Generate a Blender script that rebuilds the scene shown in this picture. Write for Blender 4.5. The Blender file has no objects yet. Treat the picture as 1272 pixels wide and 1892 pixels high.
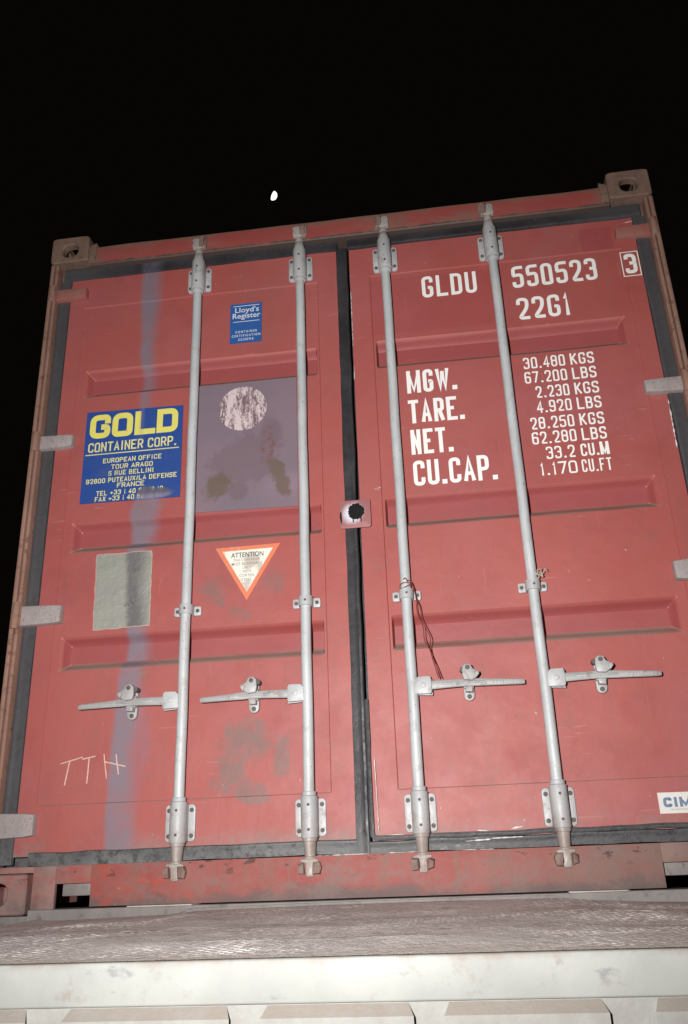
import bpy, bmesh, math, random
from mathutils import Vector, Matrix, noise as mnoise
random.seed(7)
S = bpy.context.scene
COL = S.collection

# ---------------------------------------------------------------- camera, sky, flash, exposure
CAM = Vector((0.2942, -2.7337, 0.1137))
ROT = (math.radians(112.319), math.radians(1.9664), math.radians(7.4925))
cd = bpy.data.cameras.new('camera'); cam = bpy.data.objects.new('camera', cd); COL.objects.link(cam)
cam.location = CAM; cam.rotation_euler = ROT
cd.sensor_fit = 'VERTICAL'; cd.sensor_height = 36.0; cd.lens = 30.115
cd.clip_start = 0.02; cd.clip_end = 2000
S.camera = cam
W = bpy.data.worlds.new('World'); S.world = W; W.use_nodes = True
bg = W.node_tree.nodes['Background']
bg.inputs['Color'].default_value = (1.0, 0.86, 0.66, 1); bg.inputs['Strength'].default_value = 0.0018
# the photographer's flash, an arm's length left of the lens
fl = bpy.data.lights.new('flash', 'SPOT'); fo = bpy.data.objects.new('flash', fl); COL.objects.link(fo)
FLASH = CAM + Vector((-0.28, 0.0, 0.17))
fo.location = FLASH
aim = Vector((-0.05, 0.0, 1.20))
fo.rotation_euler = (aim - FLASH).to_track_quat('-Z', 'Y').to_euler()
fl.energy = 510; fl.color = (1.0, 0.98, 0.96); fl.shadow_soft_size = 0.007
fl.spot_size = math.radians(106); fl.spot_blend = 1.0
S.view_settings.view_transform = 'Standard'; S.view_settings.look = 'None'
S.view_settings.gamma = 1; S.view_settings.use_curve_mapping = False
S.view_settings.exposure = 0.0

# ---------------------------------------------------------------- mesh helpers
class MB:
    def __init__(s): s.v = []; s.f = []; s.m = []
    def add(s, vs, fs, m=0):
        n = len(s.v); s.v += [tuple(p) for p in vs]
        for f in fs: s.f.append([i + n for i in f]); s.m.append(m)
    def bm(s, b, m=0, mat=None):
        b.verts.index_update()
        vs = [(mat @ v.co) if mat else v.co.copy() for v in b.verts]
        s.add(vs, [[v.index for v in f.verts] for f in b.faces], m); b.free()
    def box(s, x0, x1, y0, y1, z0, z1, bev=0.0, m=0, seg=2, mat=None):
        b = bmesh.new(); bmesh.ops.create_cube(b, size=1)
        for v in b.verts:
            v.co = Vector(((x0+x1)/2 + v.co.x*(x1-x0), (y0+y1)/2 + v.co.y*(y1-y0), (z0+z1)/2 + v.co.z*(z1-z0)))
        if bev: bmesh.ops.bevel(b, geom=b.edges[:], offset=bev, segments=seg, affect='EDGES', profile=0.5)
        s.bm(b, m, mat)
    def cyl(s, p0, p1, r0, r1=None, n=20, m=0, bev=0.0):
        r1 = r0 if r1 is None else r1
        p0 = Vector(p0); p1 = Vector(p1); d = p1 - p0
        b = bmesh.new(); bmesh.ops.create_cone(b, cap_ends=True, segments=n, radius1=r0, radius2=r1, depth=d.length)
        if bev:
            ed = [e for e in b.edges if len(e.link_faces) == 2 and any(len(f.verts) > 4 for f in e.link_faces)]
            bmesh.ops.bevel(b, geom=ed, offset=bev, segments=2, affect='EDGES', profile=0.5)
        mt = Matrix.Translation((p0+p1)/2) @ d.to_track_quat('Z', 'Y').to_matrix().to_4x4()
        s.bm(b, m, mt)
    def prism(s, poly, y0, y1, m=0, bev=0.0):
        """poly in (x,z), thickness along y (y0 front)"""
        b = bmesh.new()
        vs = [b.verts.new((x, y1, z)) for x, z in poly]
        f = b.faces.new(vs)
        r = bmesh.ops.extrude_face_region(b, geom=[f])
        nv = [g for g in r['geom'] if isinstance(g, bmesh.types.BMVert)]
        for v in nv: v.co.y = y0
        bmesh.ops.recalc_face_normals(b, faces=b.faces[:])
        if bev:
            ed = [e for e in b.edges if all(abs(v.co.y - y0) < 1e-6 for v in e.verts)]
            bmesh.ops.bevel(b, geom=ed, offset=bev, segments=2, affect='EDGES', profile=0.5)
        s.bm(b, m)
    def tube(s, pts, r, n=8, m=0):
        pts = [Vector(p) for p in pts]; rings = []
        up = Vector((0.13, 0.3, 0.94)).normalized()
        for i, p in enumerate(pts):
            t = (pts[min(i+1, len(pts)-1)] - pts[max(i-1, 0)]).normalized()
            a = t.cross(up)
            if a.length < 1e-3: a = t.cross(Vector((1, 0, 0)))
            a.normalize(); c = t.cross(a)
            rr = r[i] if isinstance(r, (list, tuple)) else r
            rings.append([p + rr*(math.cos(2*math.pi*k/n)*a + math.sin(2*math.pi*k/n)*c) for k in range(n)])
        vs = [q for ring in rings for q in ring]
        fs = [[i*n+k, i*n+(k+1) % n, (i+1)*n+(k+1) % n, (i+1)*n+k] for i in range(len(pts)-1) for k in range(n)]
        fs += [list(range(n))[::-1], [(len(pts)-1)*n+k for k in range(n)]]
        s.add(vs, fs, m)
    def build(s, name, mats, parent=None, smooth=True, angle=32, fix=True):
        me = bpy.data.meshes.new(name); me.from_pydata(s.v, [], s.f)
        for mt in (mats if isinstance(mats, (list, tuple)) else [mats]): me.materials.append(mt)
        me.polygons.foreach_set('material_index', s.m)
        if fix:
            b = bmesh.new(); b.from_mesh(me); bmesh.ops.recalc_face_normals(b, faces=b.faces[:]); b.to_mesh(me); b.free()
        if smooth:
            me.polygons.foreach_set('use_smooth', [True]*len(me.polygons)); me.set_sharp_from_angle(angle=math.radians(angle))
        me.update()
        o = bpy.data.objects.new(name, me); COL.objects.link(o)
        if parent: o.parent = parent
        return o
def empty(name, loc, label, cat, group=None):
    o = bpy.data.objects.new(name, None); COL.objects.link(o); o.location = loc
    o['label'] = label; o['category'] = cat
    if group: o['group'] = group
    return o
def tag(o, label, cat, group=None):
    o['label'] = label; o['category'] = cat
    if group: o['group'] = group
def dup(o, parent, dx=0.0, mirror=False):
    c = o.copy(); COL.objects.link(c); c.parent = parent
    c.location = (o.location.x + dx, o.location.y, o.location.z)
    return c
def stadium(cx, cz, w, h, n=8):
    """upright stadium outline (w wide, h high)"""
    r = w/2; out = []
    for k in range(n+1):
        a = math.pi*k/n; out.append((cx + r*math.cos(a), cz + h/2 - r + r*math.sin(a)))
    for k in range(n+1):
        a = math.pi + math.pi*k/n; out.append((cx + r*math.cos(a), cz - h/2 + r + r*math.sin(a)))
    return out
def rrect(x0, x1, z0, z1, r, n=4):
    out = []
    for cx, cz, a0 in ((x1-r, z1-r, 0), (x0+r, z1-r, 90), (x0+r, z0+r, 180), (x1-r, z0+r, 270)):
        for k in range(n+1):
            a = math.radians(a0 + 90*k/n); out.append((cx + r*math.cos(a), cz + r*math.sin(a)))
    return out

# ---------------------------------------------------------------- material helpers
class NT:
    def __init__(s, name, rough=0.5, metal=0.0, spec=0.5):
        s.mat = bpy.data.materials.new(name); s.mat.use_nodes = True
        s.t = s.mat.node_tree; s.n = s.t.nodes; s.b = s.n['Principled BSDF']
        s.b.inputs['Roughness'].default_value = rough; s.b.inputs['Metallic'].default_value = metal
        s.b.inputs['Specular IOR Level'].default_value = spec
        s.geo = s.n.new('ShaderNodeNewGeometry'); s.pos = s.geo.outputs['Position']
        s.sep = s.n.new('ShaderNodeSeparateXYZ'); s.t.links.new(s.pos, s.sep.inputs[0])
        s.x, s.y, s.z = s.sep.outputs
    def _in(s, sock, v):
        if hasattr(v, 'is_output'): s.t.links.new(v, sock)
        elif isinstance(v, tuple) and len(v) == 3 and sock.type == 'RGBA': sock.default_value = (*v, 1)
        else: sock.default_value = v
    def math(s, op, a, b=0.0, c=0.0, clamp=False):
        n = s.n.new('ShaderNodeMath'); n.operation = op; n.use_clamp = clamp
        s._in(n.inputs[0], a); s._in(n.inputs[1], b); s._in(n.inputs[2], c); return n.outputs[0]
    def mix(s, f, a, b, mode='MIX'):
        n = s.n.new('ShaderNodeMix'); n.data_type = 'RGBA'; n.blend_type = mode
        s._in(n.inputs[0], f); s._in(n.inputs[6], a); s._in(n.inputs[7], b); return n.outputs[2]
    def noise(s, scale, detail=4, rough=0.55, vec=None, sx=(1, 1, 1), off=(0, 0, 0), dist=0.0):
        mp = s.n.new('ShaderNodeMapping'); mp.inputs['Scale'].default_value = sx; mp.inputs['Location'].default_value = off
        s.t.links.new(vec or s.pos, mp.inputs[0])
        n = s.n.new('ShaderNodeTexNoise'); n.inputs['Scale'].default_value = scale; n.inputs['Detail'].default_value = detail
        n.inputs['Roughness'].default_value = rough; n.inputs['Distortion'].default_value = dist
        s.t.links.new(mp.outputs[0], n.inputs['Vector']); return n.outputs['Fac']
    def ramp(s, v, lo, hi, a=0.0, b=1.0):
        n = s.n.new('ShaderNodeMapRange'); n.interpolation_type = 'SMOOTHSTEP'
        s._in(n.inputs['Value'], v); n.inputs['From Min'].default_value = lo; n.inputs['From Max'].default_value = hi
        n.inputs['To Min'].default_value = a; n.inputs['To Max'].default_value = b; return n.outputs[0]
    def mul(s, *a):
        r = a[0]
        for q in a[1:]: r = s.math('MULTIPLY', r, q)
        return r
    def curve(s, pts, v):
        """piecewise linear function of v in 0..1"""
        n = s.n.new('ShaderNodeFloatCurve'); c = n.mapping.curves[0]
        c.points[0].location = pts[0]; c.points[1].location = pts[-1]
        for p in pts[1:-1]: c.points.new(*p)
        for p in c.points: p.handle_type = 'VECTOR'
        n.mapping.update(); s._in(n.inputs['Value'], v); return n.outputs[0]
    def blob(s, cx, cz, rx, rz, soft=0.35, nz=0.9, scale=9.0, seed=0.0, rot=0.0):
        dx = s.math('SUBTRACT', s.x, cx); dz = s.math('SUBTRACT', s.z, cz)
        if rot:
            ca, sa = math.cos(rot), math.sin(rot)
            d1 = s.math('ADD', s.math('MULTIPLY', dx, ca), s.math('MULTIPLY', dz, sa))
            dz = s.math('SUBTRACT', s.math('MULTIPLY', dz, ca), s.math('MULTIPLY', dx, sa)); dx = d1
        dx = s.math('DIVIDE', dx, rx); dz = s.math('DIVIDE', dz, rz)
        d = s.math('SQRT', s.math('ADD', s.math('MULTIPLY', dx, dx), s.math('MULTIPLY', dz, dz)))
        n = s.noise(scale, 6, 0.68, off=(seed, seed*1.7, 0), dist=0.5); n2 = s.noise(scale*3.5, 5, 0.7, off=(seed, 0, seed))
        d = s.math('ADD', d, s.math('MULTIPLY', s.math('SUBTRACT', n, 0.5), nz*2.6))
        d = s.math('ADD', d, s.math('MULTIPLY', s.math('SUBTRACT', n2, 0.5), nz*0.9))
        return s.ramp(d, 1.0, 1.0 - soft)
    def band(s, v, lo, hi, soft):
        return s.mul(s.ramp(v, lo - soft, lo + soft), s.ramp(v, hi + soft, hi - soft))
    def bump(s, h, dist=0.001, strength=1.0, prev=None):
        n = s.n.new('ShaderNodeBump'); n.inputs['Distance'].default_value = dist; n.inputs['Strength'].default_value = strength
        s._in(n.inputs['Height'], h)
        if prev: s.t.links.new(prev, n.inputs['Normal'])
        s.t.links.new(n.outputs[0], s.b.inputs['Normal']); return n.outputs[0]
    def out(s, color, rough=None):
        s._in(s.b.inputs['Base Color'], color)
        if rough is not None: s._in(s.b.inputs['Roughness'], rough)
        return s.mat

# centre line and half width of the grey-blue sprayed stripe, as functions of height z / 2.6
def stripe(nt, k=1.0):
    C = [(0.0, -0.795), (0.19, -0.794), (0.30, -0.797), (0.46, -0.806), (0.65, -0.794), (0.86, -0.778), (1.0, -0.79), (1.17, -0.798),
         (1.26, -0.790), (1.36, -0.768), (1.44, -0.772), (1.47, -0.790), (1.8, -0.798), (1.92, -0.80), (2.15, -0.806), (2.30, -0.800), (2.45, -0.800), (2.6, -0.80)]
    H = [(0.0, 0.040), (0.19, 0.040), (0.30, 0.038), (0.46, 0.028), (0.65, 0.034), (0.86, 0.028), (1.0, 0.02), (1.17, 0.026),
         (1.26, 0.036), (1.34, 0.048), (1.40, 0.036), (1.45, 0.008), (1.8, 0.009), (1.92, 0.016), (2.15, 0.021), (2.30, 0.028), (2.45, 0.030), (2.6, 0.03)]
    zz = nt.math('DIVIDE', nt.z, 2.6)
    c = nt.math('SUBTRACT', nt.curve([(a/2.6, b + 1.0) for a, b in C], zz), 1.0)
    h = nt.math('DIVIDE', nt.curve([(a/2.6, b*10) for a, b in H], zz), 10.0)
    wob = nt.math('MULTIPLY', nt.math('SUBTRACT', nt.noise(7, 4, 0.6), 0.5), 0.035)
    d = nt.math('ADD', nt.math('SUBTRACT', nt.x, c), wob)
    # crisp left edge, soft right edge
    left = nt.ramp(nt.math('ADD', d, h), -0.013, 0.012)
    right = nt.ramp(nt.math('SUBTRACT', d, h), 0.045, -0.016)
    m = nt.mul(left, right)
    op = nt.ramp(nt.noise(8, 6, 0.75, sx=(1, 1, 0.7), off=(3, 1, 5)), 0.30, 0.55, 0.55, 1.0)
    return nt.math('MULTIPLY', nt.mul(m, op), k)

def red_paint(name, stripes=False, marks=False, dust=0.5, base=(0.335, 0.071, 0.060)):
    t = NT(name, 0.55, 0, 0.5)
    big = t.noise(1.6, 4, 0.6); med = t.noise(8, 5, 0.65, off=(4, 2, 1)); fine = t.noise(60, 4, 0.6)
    vert = t.noise(6, 5, 0.6, sx=(4, 1, 0.35), off=(2, 0, 9))
    col = t.mix(t.ramp(big, 0.35, 0.68), base, (base[0]*0.97, base[1]*1.22, base[2]*1.42))
    col = t.mix(t.ramp(med, 0.45, 0.75, 0, 0.45), col, (base[0]*0.74, base[1]*0.72, base[2]*0.76))
    col = t.mix(t.ramp(vert, 0.52, 0.72, 0, 0.35), col, (0.25, 0.085, 0.075))
    # road dust washed down to the foot of the doors and caught on small spots
    foot = t.mul(t.ramp(t.z, 0.245, 0.165), t.ramp(t.noise(9, 5, 0.7, off=(7, 7, 7)), 0.35, 0.6))
    col = t.mix(t.math('MULTIPLY', foot, min(0.9, 0.75*dust*2)), col, (0.225, 0.165, 0.15))
    streak = t.mul(t.ramp(t.noise(30, 4, 0.6, sx=(2.6, 1, 0.10), off=(1, 2, 3)), 0.60, 0.72), t.ramp(t.noise(3, 3, 0.5, off=(8, 8, 8)), 0.45, 0.6))
    col = t.mix(t.math('MULTIPLY', streak, 0.5), col, (0.17, 0.075, 0.062))
    pale = t.mul(t.ramp(t.noise(22, 5, 0.7, sx=(2.0, 1, 0.16), off=(11, 2, 3)), 0.62, 0.74), t.ramp(t.noise(2.5, 3, 0.5, off=(2, 18, 8)), 0.48, 0.6))
    col = t.mix(t.math('MULTIPLY', pale, 0.35), col, (0.44, 0.22, 0.19))
    nicks = t.ramp(t.noise(70, 6, 0.8, sx=(1, 1, 0.6), off=(4, 4, 4)), 0.735, 0.76)
    col = t.mix(t.math('MULTIPLY', nicks, 0.7), col, (0.50, 0.36, 0.31))
    scr = t.mul(t.ramp(t.noise(38, 3, 0.5, sx=(0.18, 1, 2.6), off=(3, 3, 13)), 0.66, 0.70), t.ramp(t.noise(2.2, 4, 0.6, off=(5, 9, 1)), 0.50, 0.60))
    col = t.mix(t.math('MULTIPLY', scr, 0.45), col, (0.46, 0.24, 0.20))
    gm_ = t.mul(t.ramp(t.noise(3.4, 7, 0.75, off=(15, 1, 4)), 0.52, 0.66), t.ramp(t.noise(45, 5, 0.8, off=(1, 9, 4)), 0.40, 0.62))
    col = t.mix(t.math('MULTIPLY', gm_, 0.45), col, (0.20, 0.105, 0.09))
    fade = t.ramp(t.noise(1.1, 5, 0.65, off=(6, 1, 14)), 0.42, 0.62, 0, 0.35)
    col = t.mix(fade, col, (0.38, 0.105, 0.092))
    spots = t.ramp(t.noise(32, 6, 0.75, off=(9, 3, 2)), 0.70, 0.74)
    col = t.mix(t.math('MULTIPLY', spots, 0.6), col, (0.12, 0.06, 0.05))
    if marks:
        gr = (0.170, 0.108, 0.098)
        m = t.math('MAXIMUM', t.blob(-0.36, 0.50, 0.12, 0.08, 0.5, 0.9, 9, 1), t.blob(-0.43, 0.40, 0.07, 0.09, 0.5, 1.0, 10, 2))
        m = t.math('MAXIMUM', m, t.blob(-0.26, 0.44, 0.035, 0.07, 0.4, 0.7, 14, 3))
        m = t.math('MAXIMUM', m, t.blob(-0.36, 0.33, 0.09, 0.045, 0.3, 0.6, 12, 4, -0.4))
        m = t.math('MAXIMUM', m, t.math('MULTIPLY', t.blob(-0.50, 1.00, 0.05, 0.07, 0.7, 0.9, 12, 5, 0.5), 0.8))
        m = t.math('MAXIMUM', m, t.math('MULTIPLY', t.blob(-0.29, 1.03, 0.06, 0.05, 0.7, 1.1, 13, 6), 0.6))
        m = t.math('MAXIMUM', m, t.math('MULTIPLY', t.blob(-0.41, 0.92, 0.05, 0.03, 0.7, 0.9, 12, 8, -0.5), 0.7))
        m = t.mul(m, t.ramp(t.noise(26, 6, 0.7, off=(1, 1, 8)), 0.32, 0.55, 0.35, 1.0))
        col = t.mix(t.math('MULTIPLY', m, 0.8), col, gr)
        rust = t.math('MAXIMUM', t.blob(0.16, 1.04, 0.02, 0.01, 0.3, 0.8, 30, 2), t.blob(-0.76, 0.735, 0.07, 0.012, 0.5, 0.9, 16, 6))
        col = t.mix(t.math('MULTIPLY', rust, 0.6), col, (0.25, 0.13, 0.07))
        # pale chalky scuffs on the right door near the lowest swage
        sc = t.mul(t.ramp(t.noise(55, 5, 0.75, sx=(1, 1, 1.5), off=(5, 5, 3)), 0.62, 0.68),
                   t.math('MAXIMUM', t.blob(0.40, 0.845, 0.16, 0.03, 0.6, 0.8, 10, 3), t.blob(0.86, 0.80, 0.13, 0.08, 0.6, 0.8, 8, 9)))
        col = t.mix(t.math('MULTIPLY', sc, 0.7), col, (0.50, 0.33, 0.27))
        # small repair repaints, slightly darker red
        rp = t.mul(t.band(t.x, 0.10, 0.575, 0.004), t.band(t.z, 1.985, 2.238, 0.004))
        col = t.mix(t.math('MULTIPLY', rp, 0.28), col, (0.28, 0.045, 0.05))
        rp = t.mul(t.band(t.x, 0.93, 1.05, 0.003), t.band(t.z, 2.265, 2.37, 0.003))
        col = t.mix(t.math('MULTIPLY', rp, 0.4), col, (0.24, 0.045, 0.055))
        rp = t.mul(t.band(t.x, -0.57, 0.6, 0.02), t.band(t.z, 1.20, 1.235, 0.02))
        # dust settled on the upward facing lower lip of every swage
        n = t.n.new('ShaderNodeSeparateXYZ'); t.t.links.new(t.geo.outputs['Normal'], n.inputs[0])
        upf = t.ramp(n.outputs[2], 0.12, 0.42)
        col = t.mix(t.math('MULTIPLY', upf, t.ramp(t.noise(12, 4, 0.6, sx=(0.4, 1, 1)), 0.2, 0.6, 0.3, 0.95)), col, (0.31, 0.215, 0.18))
        rec_shade = t.ramp(t.y, 0.0595, 0.066)  # swage recesses and bevels darkened in the colour, standing in for shade
        col = t.mix(t.math('MULTIPLY', rec_shade, t.ramp(upf, 0, 1, 0.6, 0.0)), col, (0.25, 0.050, 0.055))
    if stripes:
        col = t.mix(t.math('MULTIPLY', stripe(t), 0.82), col, (0.172, 0.160, 0.198))
        ov = t.blob(-0.73, 0.52, 0.05, 0.22, 0.9, 0.6, 6, 3)
        col = t.mix(t.math('MULTIPLY', ov, 0.30), col, (0.19, 0.14, 0.20))
    t.bump(t.math('ADD', t.noise(5, 4, 0.55), t.math('MULTIPLY', fine, 0.07)), 0.008, 0.45)
    return t.out(col, t.ramp(med, 0.3, 0.7, 0.52, 0.60))

M = {}
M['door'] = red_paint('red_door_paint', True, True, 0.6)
M['frame'] = red_paint('red_frame_paint', False, False, 0.6)

def header_paint():
    t = NT('red_header_paint', 0.6, 0, 0.3)
    n1 = t.noise(4, 6, 0.65, sx=(1, 1, 2.5)); n2 = t.noise(20, 5, 0.7, off=(3, 3, 3))
    col = t.mix(t.ramp(n1, 0.4, 0.7), (0.29, 0.062, 0.055), (0.28, 0.09, 0.075))
    top = t.ramp(t.math('ADD', t.z, t.math('MULTIPLY', t.math('SUBTRACT', n1, 0.5), 0.05)), 2.515, 2.532)
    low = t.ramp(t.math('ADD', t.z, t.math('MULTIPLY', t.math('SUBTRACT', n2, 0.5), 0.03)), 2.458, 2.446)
    ends = t.ramp(t.math('ADD', t.math('ABSOLUTE', t.x), t.math('MULTIPLY', n1, 0.10)), 1.03, 1.10)
    mid = t.mul(t.band(t.x, 0.18, 0.55, 0.05), t.ramp(n1, 0.42, 0.6), 0.7)
    m = t.math('MAXIMUM', t.math('MAXIMUM', top, low), t.math('MAXIMUM', ends, mid))
    col = t.mix(t.math('MULTIPLY', m, 0.85), col, t.mix(n2, (0.13, 0.085, 0.06), (0.22, 0.14, 0.105)))
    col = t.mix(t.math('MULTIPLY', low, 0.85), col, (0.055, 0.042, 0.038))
    t.bump(n1, 0.004, 0.5); return t.out(col)
M['header'] = header_paint()

def sill_paint():
    t = NT('red_sill_paint', 0.62, 0, 0.3)
    n1 = t.noise(5, 6, 0.65, sx=(1, 1, 1.6)); n2 = t.noise(22, 6, 0.7, off=(3, 3, 3)); nv = t.noise(9, 5, 0.65, sx=(3.5, 1, 0.4))
    col = t.mix(t.ramp(n1, 0.35, 0.65), (0.29, 0.068, 0.060), (0.28, 0.105, 0.092))
    col = t.mix(t.ramp(nv, 0.5, 0.7, 0, 0.65), col, (0.19, 0.12, 0.09))
    right = t.mul(t.ramp(t.x, 0.25, 0.8), t.ramp(n1, 0.2, 0.6, 0.55, 1.0))
    col = t.mix(t.math('MULTIPLY', right, 0.85), col, (0.20, 0.135, 0.115))
    g = t.mul(t.ramp(t.math('ADD', t.z, t.math('MULTIPLY', t.math('SUBTRACT', n1, 0.5), 0.16)), 0.060, 0.022), 0.9)
    col = t.mix(g, col, (0.13, 0.10, 0.095))
    left = t.mul(t.ramp(t.x, -0.84, -1.0), t.ramp(n2, 0.3, 0.6))
    col = t.mix(t.math('MULTIPLY', left, 0.75), col, (0.26, 0.17, 0.15))
    fresh = t.mul(t.ramp(t.noise(13, 6, 0.75, sx=(0.7, 1, 2.2), off=(12, 2, 6)), 0.52, 0.58), t.band(t.x, -0.84, -0.55, 0.08))
    col = t.mix(t.math('MULTIPLY', fresh, 0.7), col, (0.40, 0.07, 0.045))
    gm = t.ramp(t.noise(8, 7, 0.75, sx=(0.8, 1, 1.3), off=(22, 2, 6)), 0.50, 0.62, 0, 0.6)
    col = t.mix(gm, col, (0.20, 0.14, 0.125))
    ps = t.ramp(t.noise(36, 6, 0.8, sx=(0.6, 1, 1), off=(2, 12, 6)), 0.66, 0.70, 0, 0.6)
    col = t.mix(ps, col, (0.42, 0.27, 0.24))
    chips = t.mul(t.ramp(t.noise(17, 5, 0.7, sx=(0.8, 1, 1.6), off=(2, 2, 2)), 0.60, 0.63), t.ramp(t.z, 0.07, 0.12))
    col = t.mix(t.math('MULTIPLY', chips, 0.85), col, (0.08, 0.045, 0.04))
    t.bump(t.math('ADD', n1, t.math('MULTIPLY', n2, 0.3)), 0.007, 0.7); return t.out(col)
M['sill'] = sill_paint()

def rusty(name, a, b, c, scale=10, rough=0.75):
    t = NT(name, rough, 0.1, 0.3)
    n1 = t.noise(scale, 6, 0.65, sx=(1, 1, 0.6)); n2 = t.noise(scale*4.5, 5, 0.7, off=(1, 5, 2))
    col = t.mix(t.ramp(n1, 0.35, 0.65), a, b)
    col = t.mix(t.ramp(n2, 0.52, 0.72, 0, 0.85), col, c)
    t.bump(t.math('ADD', n1, t.math('MULTIPLY', n2, 0.5)), 0.003, 0.7); return t.out(col)
M['post'] = rusty('weathered_post_paint', (0.25, 0.14, 0.105), (0.30, 0.17, 0.13), (0.13, 0.05, 0.035), 8)
M['casting'] = rusty('rusty_cast_steel', (0.155, 0.10, 0.075), (0.21, 0.13, 0.10), (0.10, 0.06, 0.045), 14)
M['keeper'] = rusty('rusty_keeper_steel', (0.16, 0.095, 0.075), (0.24, 0.17, 0.145), (0.09, 0.05, 0.04), 30)
M['hinge'] = rusty('faded_hinge_paint', (0.31, 0.275, 0.27), (0.36, 0.31, 0.30), (0.20, 0.12, 0.11), 24)
M['hinge_red'] = rusty('faded_red_hinge_paint', (0.33, 0.10, 0.085), (0.29, 0.13, 0.11), (0.19, 0.10, 0.08), 16)

def rubber():
    t = NT('black_door_rubber', 0.5, 0, 0.4)
    n1 = t.noise(6, 5, 0.65); n2 = t.noise(40, 5, 0.7, off=(2, 2, 2))
    col = t.mix(t.ramp(n1, 0.35, 0.7), (0.022, 0.021, 0.023), (0.040, 0.038, 0.042))
    low = t.mul(t.ramp(t.x, 0.35, -0.35, 0.35, 1.0), t.ramp(t.math('ADD', t.z, t.math('MULTIPLY', n1, 0.25)), 0.42, 0.22), t.ramp(n2, 0.3, 0.6, 0.15, 1.0))
    col = t.mix(t.math('MULTIPLY', low, 0.8), col, (0.19, 0.19, 0.185))
    edge = t.ramp(t.math('ABSOLUTE', t.x), 0.8, 1.15)
    col = t.mix(t.mul(edge, 0.55), col, (0.085, 0.080, 0.086))
    sp = t.ramp(t.noise(150, 3, 0.6, off=(6, 1, 1)), 0.71, 0.74)
    col = t.mix(t.math('MULTIPLY', sp, 0.6), col, (0.30, 0.30, 0.30))
    col = t.mix(t.mul(t.math('MULTIPLY', stripe(t), 0.4), t.ramp(t.z, 1.5, 1.6)), col, (0.16, 0.14, 0.20))
    t.bump(t.math('ADD', n1, t.math('MULTIPLY', n2, 0.4)), 0.004, 0.7); return t.out(col, t.ramp(n2, 0.3, 0.7, 0.38, 0.6))
M['rubber'] = rubber()

def galv(name, base, dirty, dirtz=True):
    t = NT(name, 0.5, 0.08, 0.5)
    n1 = t.noise(7, 5, 0.6, sx=(1, 1, 0.6)); n2 = t.noise(60, 5, 0.7, off=(2, 8, 2)); n3 = t.noise(24, 6, 0.75, off=(5, 0, 2), sx=(1, 1, 0.7))
    col = t.mix(t.ramp(n1, 0.3, 0.7), base, tuple(q*0.80 for q in base))
    col = t.mix(t.ramp(n3, 0.54, 0.64, 0, 0.75), col, dirty)
    col = t.mix(t.ramp(n2, 0.66, 0.70, 0, 0.6), col, (0.12, 0.10, 0.09))
    dk = t.mul(t.ramp(t.noise(85, 5, 0.75, sx=(1.6, 1, 0.55), off=(3, 5, 7)), 0.62, 0.66), t.ramp(t.noise(4, 3, 0.5, off=(1, 6, 6)), 0.42, 0.55))
    col = t.mix(t.math('MULTIPLY', dk, 0.8), col, (0.17, 0.16, 0.16))
    br = t.mul(t.ramp(t.noise(11, 5, 0.7, sx=(1.5, 1, 0.35), off=(9, 5, 1)), 0.56, 0.72), 0.55)
    col = t.mix(br, col, (0.36, 0.33, 0.31))
    if dirtz: col = t.mix(t.mul(t.ramp(t.z, 0.31, 0.09), t.ramp(n3, 0.3, 0.6), 0.9), col, (0.27, 0.21, 0.18))
    t.bump(t.math('ADD', n1, t.math('MULTIPLY', n3, 0.5)), 0.002, 0.6)
    return t.out(col, t.ramp(n3, 0.3, 0.7, 0.44, 0.64))
M['galv'] = galv('galvanised_rod', (0.52, 0.54, 0.55), (0.38, 0.37, 0.365))
M['galv_plate'] = galv('galvanised_bracket', (0.46, 0.47, 0.475), (0.30, 0.27, 0.26))
M['handle'] = galv('worn_handle_metal', (0.38, 0.375, 0.37), (0.20, 0.18, 0.17), False)
M['cam'] = galv('galvanised_cam', (0.37, 0.34, 0.32), (0.20, 0.14, 0.115))
M['bolt'] = rusty('dark_bolt_steel', (0.085, 0.070, 0.066), (0.13, 0.11, 0.105), (0.06, 0.04, 0.035), 60, 0.6)

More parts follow.
